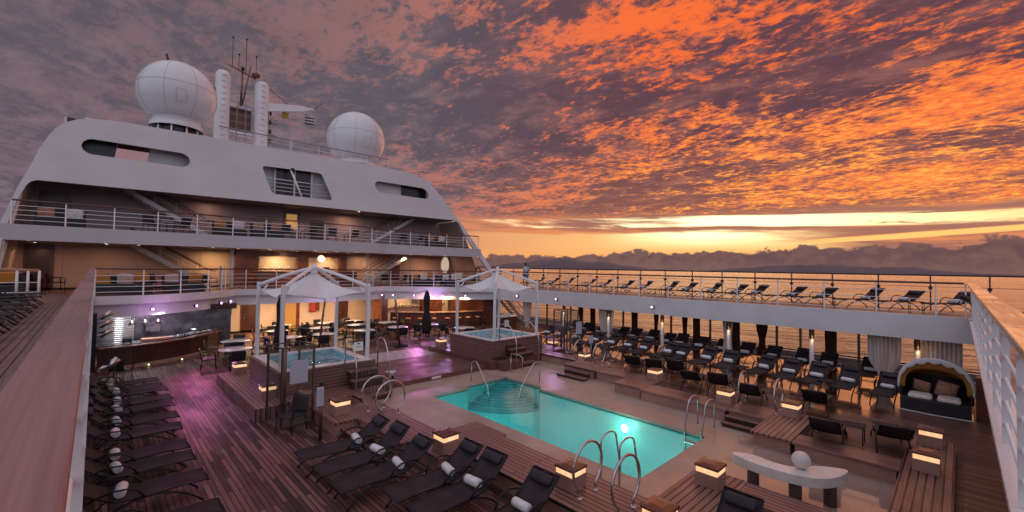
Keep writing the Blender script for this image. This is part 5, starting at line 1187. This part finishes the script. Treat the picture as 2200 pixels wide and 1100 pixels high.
t = thing('buffet_station', 'red wood buffet station with glassware and towels behind the far hot tub', 'buffet', (19.2, 20.4, .0), worldparts=True)
MB().cbox(18.5, 19.9, 20.1, 20.8, .01, 1.15, .02).build('cabinet', 'redwood', t); MB().cbox(18.45, 19.95, 20.05, 20.85, 1.15, 1.19, .01).build('top', 'tabletop', t)
m = MB()
for k in range(14): m.lathe([(0, 0), (.04, 0), (.045, .12), (0, .12)], c=(18.6 + random.random() * 1.2, 20.2 + random.random() * .5, 1.19), n=8)
m.build('glasses', 'steel', t, kind='stuff'); MB().cbox(18.75, 19.1, 20.0, 20.09, .55, .95, .01).build('towel_hung', 'towel', t)

# ------------------------------------------------------------------ closed parasols
def parasol(xm, ym, xu, yu, label):
    t = thing('closed_parasol', label, 'parasol', (xm, ym, 0), worldparts=True)
    MB().cbox(xm - .35, xm + .35, ym - .35, ym + .35, .002, .08, .02).build('base', 'frame', t)
    dx_, dy_ = (xu - xm), (yu - ym); l = sqrt(dx_ ** 2 + dy_ ** 2); ux, uy = dx_ / l, dy_ / l
    MB().tube([(xm, ym, .08), (xm - ux * -.0 + -ux * .30, ym - uy * .30, 2.45)], .05, 8).build('mast', 'redwood', t)
    MB().tube([(xm - ux * .3, ym - uy * .3, 2.40), (xm - ux * .33, ym - uy * .33, 2.66)], .06, 8).build('mast_head', 'white', t)
    MB().tube([(xm - ux * .35, ym - uy * .35, 2.60), (xu, yu, 2.95)], .035, 8).build('arm', 'white', t)
    prof = [(.03, 2.95), (.10, 2.8), (.17, 2.5), (.15, 2.1), (.13, 1.75), (.22, 1.3), (.26, .8), (.20, .5), (.0, .48)]
    m = MB(); m.lathe(prof, c=(xu, yu, 0), n=28)
    for v in m.v:
        a = atan2(v.y - yu, v.x - xu); k = 1 + .16 * sin(a * 8) ; v.x = xu + (v.x - xu) * k; v.y = yu + (v.y - yu) * k
    m.build('folded_cover', 'black', t)
parasol(8.0, 21.9, 6.05, 21.2, 'closed black parasol on a leaning brown mast behind the near hot tub')
parasol(11.85, 20.9, 13.65, 21.1, 'closed black parasol on a pale arm left of the far canopy')

# ------------------------------------------------------------------ showers, signs
def shower(x, y, z, rz, label):
    t = thing('glass_shower', label, 'shower', (x, y, z), rz)
    P_ = [(-.42, -.42), (.42, -.42), (.42, .42), (-.42, .42)]
    for i, (a, b) in enumerate(P_):
        MB().box(a - .025, a + .025, b - .025, b + .025, .06, 2.1).build('post', 'bronze', t)
    for (a, b), (c, d) in zip(P_, P_[1:] + P_[:1]):
        MB().tube([(a, b, 2.09), (c, d, 2.09)], .026, 4, smooth=False).build('top_bar', 'bronze', t)
    for (a, b), (c, d) in ((P_[0], P_[1]), (P_[1], P_[2]), (P_[3], P_[0])):
        f = .1; MB().add([(a + (c - a) * .04, b + (d - b) * .04, .12), (c + (a - c) * .04, d + (b - d) * .04, .12), (c + (a - c) * .04, d + (b - d) * .04, 2.03), (a + (c - a) * .04, b + (d - b) * .04, 2.03)], [(0, 1, 2, 3)]).build('glass_pane', 'glass', t, thick=.008)
    MB().cbox(-.46, .46, -.46, .46, 0.001, .06, .01).build('tray', 'dstone', t)
    MB().tube([(.0, .36, .06), (.0, .36, 2.0)], .05, 8).build('shower_column', 'bronze', t); MB().tube([(0, .36, 1.9), (0, .25, 2.02), (0, .05, 2.0)], .02, 8).build('shower_arm', 'steel', t)
    return t
shower(3.93, 12.72, 0, R(8), 'glass and bronze shower cabin at the near hot tub')
shower(16.9, 13.6, .15, R(-12), 'glass and bronze shower cabin behind the sea side bench')
o = MB().cbox(3.75, 4.2, 12.20, 12.215, 1.15, 1.75, .004).build('notice', 'paper'); tag(o, 'grey printed notice sheet fixed to the near glass shower', 'notice')
o = MB().cbox(16.95, 17.4, 13.0, 13.015, 1.1, 1.7, .004).build('notice', 'paper'); tag(o, 'grey printed notice sheet beside the far glass shower', 'notice')
o = MB().cbox(6.40, 6.72, 14.30, 14.31, 1.38, 1.68, .003).build('notice', 'tubrim'); tag(o, 'small white notice card hanging under the near canopy', 'notice')
MB().box(6.51, 6.60, 14.294, 14.2985, 1.60, 1.64).build('printed_mark', 'blk', o) ; MB().box(6.47, 6.65, 14.294, 14.2985, 1.50, 1.53).build('printed_mark', 'seam', o)
t = thing('notice_card', 'small printed card standing by the far sea side hoop', 'notice', (15.9, 11.4, .15), worldparts=True)
MB().tube([(15.95, 11.4, .16), (15.95, 11.4, 1.05)], .012, 6).build('stem', 'steel', t); MB().cbox(15.8, 16.06, 11.37, 11.385, 1.0, 1.35, .003).build('card', 'paper', t)
t = thing('information_post', 'slim dark post with a slanted card on the lounger deck', 'information post', (4.1, 10.95, 0), worldparts=True)
MB().tube([(4.1, 10.95, .0), (4.1, 10.95, 1.15)], .045, 8).build('post', 'bronze', t); MB().cbox(3.96, 4.13, 10.85, 10.9, .85, 1.3, .01).build('card', 'paper', t); MB().sphere((4.1, 10.95, 1.38), .05, 10, 8).build('finial', 'blk', t)
t = thing('bucket', 'small white bucket at the edge of the middle platform', 'bucket', (7.72, 14.2, .171)); t.scale = (1.35, 1.35, 1.35)
MB().lathe([(0, 0), (.10, 0), (.125, .24), (.135, .245), (.135, .26), (.11, .26)], n=24).build('pail', 'tubrim', t); MB().box(.09, .12, -.09, -.02, .08, .17, tr=Matrix.Rotation(R(-60), 4, 'Z')).build('mark', 'blk', t)
o = MB().cbox(9.25, 9.65, 13.835, 13.849, .05, .13, .003).build('vent_plate', 'tubrim'); tag(o, 'small pale plate on the front edge of the middle platform', 'vent plate')
for x, y, z, l in ((.45, 20.3, .75, 'chrome spotlight leaning at the end of the left lounger row'),):
    t = thing('spotlight', l, 'spotlight', (x, y, 0), worldparts=True)
    MB().tube([(x + .1, y, .0), (x + .12, y, z)], .02, 6).build('stand', 'frame', t)
    a = Matrix.Translation((x, y, z)) @ Matrix.Rotation(R(50), 4, 'Y'); MB().lathe([(0, -.3), (.11, -.28), (.12, .28), (.105, .28), (.10, -.2)], n=18, tr=a).build('can', 'steel', t)
for z, l in ((2.35, 'top'), (2.05, 'middle'), (1.7, 'lowest')):
    a = Matrix.Translation((.32, 21.5, z)) @ Matrix.Rotation(R(55), 4, 'Y'); o = MB().lathe([(0, -.2), (.09, -.18), (.10, .2), (.085, .2), (.08, -.1)], n=16, tr=a).build('spotlight', 'steel'); tag(o, l + ' of three small chrome spotlights at the left end of the grill', 'spotlight')

# ------------------------------------------------------------------ daybed
o = MB().cbox(18.3, 18.75, -.62, -.30, .151, 1.35, .015).build('side_cabinet', 'redwood'); tag(o, 'narrow brown wooden cabinet standing between the daybed and the right railing', 'cabinet')
t = thing('wicker_daybed', 'black wicker daybed with a scalloped canopy hood, two white seat cushions and tan pillows', 'daybed', (18.3, .55, .15), worldparts=True)
cx_, cy_ = 18.6, .55; RX = .78
def dbase(r0, z): return [(cx_ + r0 * 1.1 * cos(q), cy_ + r0 * sin(q)) for q in [2 * pi * k / 32 for k in range(32)]]
def seatpoly(s=1.0):
    p = [(cx_ - .62 * s, cy_ - .76 * s), (cx_ + .1, cy_ - .76 * s)]
    for k in range(13): q = -pi / 2 + pi * k / 12; p.append((cx_ + .15 + .62 * s * cos(q), cy_ + .76 * s * sin(q)))
    p += [(cx_ - .62 * s, cy_ + .76 * s), (cx_ - .70 * s, cy_)]
    return p
MB().prism(seatpoly(), .17, .55).build('base', 'wicker', t, bevel=.03)
MB().prism(seatpoly(1.04), .151, .175).build('floor_mat', 'tubrim', t)
m = MB()
m.sheet(28, 8, lambda u, v: (cx_ + .02 + .70 * cos(-pi / 2 - .35 + (pi + .7) * u) , cy_ + (.80) * sin(-pi / 2 - .35 + (pi + .7) * u), .5 + v * (.32 + .45 * sin(pi * u) ** .7)))
m.build('back_shell', 'wicker', t, thick=.04)
def hood(u, v):
    # arched ribbed hood over the back half: u round the arch, v from front rim to the back
    a = pi * u; r = .84; s = .0
    fy = cy_ - r * cos(a); arch = .62 + .98 * sin(a) ** .75
    back = v * (.95) ; droop = (1 - cos(v * pi / 2)) * .62 * sin(a)
    return (cx_ - .25 + back * (.35 + .65 * sin(a)), fy, .15 + arch - droop)
MB().sheet(40, 10, hood).build('canopy_hood', 'canvas', t, thick=.02)
MB().sheet(40, 8, lambda u, v: tuple(Vector(hood(u, v)) * 1.0 + Vector((.02, (cy_ - hood(u, v)[1]) * .035, -.035)))).build('canopy_lining', 'amber', t)
m = MB(); m.sheet(120, 3, lambda u, v: (cx_ - .26 - .012 * v, cy_ - .84 * cos(pi * u) * (1 - .05 * v), .15 + (.62 + .98 * sin(pi * u) ** .75) * (1 - v * (.07 + .05 * abs(sin(u * pi * 9)))) + .01)); m.build('scalloped_valance', 'canvas', t, thick=.008)
MB().sheet(60, 3, lambda u, v: (cx_ - .235 + .05 * v, cy_ - .82 * cos(pi * u) * (1 - .02 * v - .16 * v), .15 + (.62 + .98 * sin(pi * u) ** .75) * (1 - .02 - .20 * v * sin(pi * u)))).build('inner_valance', 'amber', t, thick=.01)
for y0, y1 in ((.02, .50), (.62, 1.14)): MB().cbox(cx_ - .58, cx_ + .02, y0 - .02, y1 + .0, .55, .66, .045).build('seat_cushion', 'creamc', t, bevel=.02)
for y, rz, s, a in ((.30, .15, .50, 40), (.86, -.2, .42, 52)):
    tr = Matrix.Translation((cx_ + .12, y, .80)) @ Matrix.Rotation(rz, 4, 'Z') @ Matrix.Rotation(R(-a + 90 - 60), 4, 'Y') @ Matrix.Rotation(R(12), 4, 'X')
    m = MB()
    m.sheet(10, 10, lambda u, v: tuple(tr @ Vector((-.075 * (sin(pi * u) * sin(pi * v)) ** .5, (u - .5) * s, (v - .5) * s))))
    m.sheet(10, 10, lambda u, v: tuple(tr @ Vector((.06 * (sin(pi * u) * sin(pi * v)) ** .5, (u - .5) * s, (v - .5) * s)))); m.build('pillow', 'tanc', t)

# ------------------------------------------------------------------ stone sculpture bench with ball
t = thing('stone_bench', 'pale curved S shaped stone bench on three dark round legs', 'stone bench', (9.6, 2.3, 0), worldparts=True)
SL = [(9.43, 3.30), (9.27, 3.0), (9.22, 2.6), (9.24, 2.2), (9.33, 1.9), (9.50, 1.69), (9.72, 1.56), (10.0, 1.48), (10.27, 1.46), (10.18, 1.70), (10.02, 1.93), (9.83, 2.06), (9.66, 2.18), (9.56, 2.38), (9.58, 2.62), (9.65, 2.86), (9.60, 3.08)]
def smoothpoly(p, it=2):
    for _ in range(it):
        q = []
        for a, b in zip(p, p[1:] + p[:1]): q += [(a[0] * .75 + b[0] * .25, a[1] * .75 + b[1] * .25), (a[0] * .25 + b[0] * .75, a[1] * .25 + b[1] * .75)]
        p = q
    return p
MB().prism(smoothpoly(SL), .44, .62).build('slab', 'stone', t, bevel=.012)
m = MB(); m.box(9.2, 9.62, 2.596, 2.602, .45, .6225); m.box(9.3, 9.9, 1.896, 1.902, .45, .6225, tr=Matrix.Translation((9.6, 1.9, 0)) @ Matrix.Rotation(R(-25), 4, 'Z') @ Matrix.Translation((-9.6, -1.9, 0)))
m = m.build('joint', 'seam', t) if False else None
for (xa, ya), (xb, yb) in (((9.235, 2.55), (9.57, 2.52)), ((9.44, 1.75), (9.68, 2.14)), ((9.25, 3.02), (9.62, 2.98))): MB().tube([(xa, ya, .6185), (xb, yb, .6185)], .0035, 4).build('joint', 'seam', t)
for x, y in ((9.42, 2.85), (9.46, 2.15), (9.92, 1.70)): MB().lathe([(.105, .008), (.105, .44)], c=(x, y, 0), n=28).build('leg', 'dstone', t)
o = MB().sphere((9.66, 2.10, .775), .155, 36, 24).build('stone_ball', 'stone'); tag(o, 'round pale stone ball resting on the curved stone bench', 'stone ball')
o = MB().lathe([(0, .02), (.13, .018), (.15, 0)], c=(10.9, 3.05, .007), n=24).build('floor_drain', 'blk'); tag(o, 'dark round drain cover in the court behind the stone bench', 'drain cover')

# ------------------------------------------------------------------ person at the far railing
def person(x, y, z, rz, label):
    t = thing('person', label, 'person', (x, y, z), rz)
    J = {'pel': (0, 0, .96), 'wst': (0, .01, 1.12), 'chs': (.0, .04, 1.36), 'nck': (.0, .05, 1.52), 'hd0': (0, .06, 1.60), 'hd1': (0, .07, 1.74)}
    V, E_, Rr = [], [], []
    def v(p, r): V.append(p); Rr.append(r); return len(V) - 1
    pel = v((0, 0, .96), .15); wst = v((0, .01, 1.14), .14); chs = v((0, .04, 1.38), .15); nk = v((0, .06, 1.53), .062); h0 = v((0, .075, 1.63), .085); h1 = v((0, .08, 1.76), .09); h2 = v((0, .08, 1.83), .05)
    E_ += [(pel, wst), (wst, chs), (chs, nk), (nk, h0), (h0, h1), (h1, h2)]
    for s in (-1, 1):
        hp = v((s * .10, 0, .90), .10); kn = v((s * .11, .03 if s > 0 else -.03, .50), .062); an = v((s * .11, -.02 if s > 0 else -.05, .09), .042); ft = v((s * .12, .15 if s > 0 else .12, .035), .038)
        E_ += [(pel, hp), (hp, kn), (kn, an), (an, ft)]
        sh = v((s * .19, .05, 1.44), .065); el_ = v((s * .25, .22, 1.22), .045); wr = v((s * .17, .42, 1.40), .032); ha = v((s * .15, .50, 1.41), .034)
        E_ += [(chs, sh), (sh, el_), (el_, wr), (wr, ha)]
        for k in range(5):
            f_ = v((s * (.15 - .03 + .015 * k), .56 + (.01 if k in (2, 3) else 0), 1.395), .010); E_.append((ha, f_))
    me = bpy.data.meshes.new('body'); me.from_pydata(V, E_, []); o = bpy.data.objects.new('body', me); COL.objects.link(o); o.parent = t; me.materials.append(M['skin'])
    sk = o.modifiers.new('skin', 'SKIN'); sk.use_smooth_shade = True
    for i, d in enumerate(me.skin_vertices[0].data): d.radius = (Rr[i], Rr[i] * (.75 if i in (0, 1, 2) else 1)); d.use_root = (i == 0)
    su = o.modifiers.new('sub', 'SUBSURF'); su.levels = 1; su.render_levels = 2
    m = MB(); m.lathe([(.19, .86), (.175, 1.0), (.17, 1.2), (.20, 1.42), (.15, 1.50), (.07, 1.535)], n=20, tr=Matrix.Diagonal((1.12, .85, 1, 1)), c=(0, .03, 0))
    for s in (-1, 1): m.tube([(s * .17, .05, 1.45), (s * .22, .14, 1.32), (s * .25, .21, 1.24)], [.085, .075, .068], 10)
    m.build('shirt', 'shirt', t)
    m = MB(); m.lathe([(.18, .94), (.185, .82)], n=18, tr=Matrix.Diagonal((1.05, .8, 1, 1)))
    for s in (-1, 1): m.tube([(s * .09, 0, .88), (s * .115, .02, .55)], [.115, .10], 12)
    m.build('shorts', 'shorts', t)
    m = MB(); m.sphere((0, .055, 1.76), .108, 16, 12, rz=.115); m.build('hair', 'hair', t)
    return t
person(24.25, 23.65, 2.86, R(-75), 'person in a pale blue shirt and dark shorts leaning on the tall outer railing')
t = thing('life_ring', 'red life ring on the right end of the lower balcony', 'life ring', (21.5, 26.2, 3.9), worldparts=True)
MB().tube([(22.4 + .0, 27.2 + .3 * cos(q), 3.95 + .3 * sin(q)) for q in [2 * pi * k / 24 for k in range(24)]], .07, 10, closed=True).build('ring', 'red', t)

# ------------------------------------------------------------------ small things
o = MB().cbox(12.35, 13.0, 13.62, 14.05, .352, .37, .005).build('rubber_mat', 'blk'); tag(o, 'small dark rubber mat on the near corner of the far tub platform', 'mat')
for i, (x, y, l) in enumerate([(2440, 2300, 'left'), (2520, 2230, 'middle'), (2590, 2150, 'right')]):
    t = thing('fishing_boat', '%s of three tiny lit fishing boats far out on the sea' % l, 'boat', (x, y, SEA_Z), worldparts=True)
    hp = [(x + a, y + b) for a, b in ((-7, -1.6), (5, -1.8), (8, 0), (5, 1.8), (-7, 1.6))]
    MB().prism(hp, SEA_Z - .5, SEA_Z + 1.4).build('hull', 'white', t); MB().box(x - 4, x - .5, y - 1.1, y + 1.1, SEA_Z + 1.4, SEA_Z + 3.4).build('cabin', 'white', t)
    MB().tube([(x - 2, y, SEA_Z + 3.4), (x - 2, y, SEA_Z + 6)], .12, 6).build('mast', 'bronze', t); MB().sphere((x - 2, y, SEA_Z + 6.5), 1.0, 10, 8).build('lantern', 'bulb', t)
# handrail of the far tub corner and drain pipes on the court
t = thing('corner_rail', 'low bent steel rail at the near corner of the far tub platform', 'handrail', (12.6, 13.0, 0), worldparts=True)
MB().tube([(12.42, 12.85, .005), (12.42, 12.85, .5), (12.5, 12.95, .6), (12.9, 13.35, .62), (13.1, 13.05, .58), (13.1, 12.85, .5), (13.1, 12.85, .005)], .018, 8).build('rail', 'steel', t)

st = thing('side_table', 'x', 'side table')
MB().cbox(-.22, .22, -.22, .22, .40, .425, .01).build('table_top', 'fabric', st)
for a in (-1, 1):
    for b in (-1, 1): MB().tube([(a * .19, b * .19, 0), (a * .19, b * .19, .40)], .014, 6).build('leg', 'frame', st)
STP = Proto(st)
for i, y in enumerate([.85, 3.55, 6.3, 8.65, 11.1, 13.9, 16.7, 19.8]):
    STP.put((22.35, y + .3, 2.85), random.uniform(-.2, .2), 'low black side table, %s from the right among the upper walkway loungers' % ORD[i].replace('nearest', 'first'), 'side tables on the upper walkway')
for i, (x, y, l) in enumerate([(18.4, 3.26, 'between the second and third loungers from the daybed'), (18.4, 5.98, 'between the fifth and sixth loungers from the daybed'), (18.4, 9.05, 'between the eighth and ninth front row loungers'), (13.6, 1.85, 'between the two dark loungers nearest the right railing')]):
    STP.put((x, y, .151), random.uniform(-.1, .1), 'low black side table ' + l, 'side tables on the sea side deck')
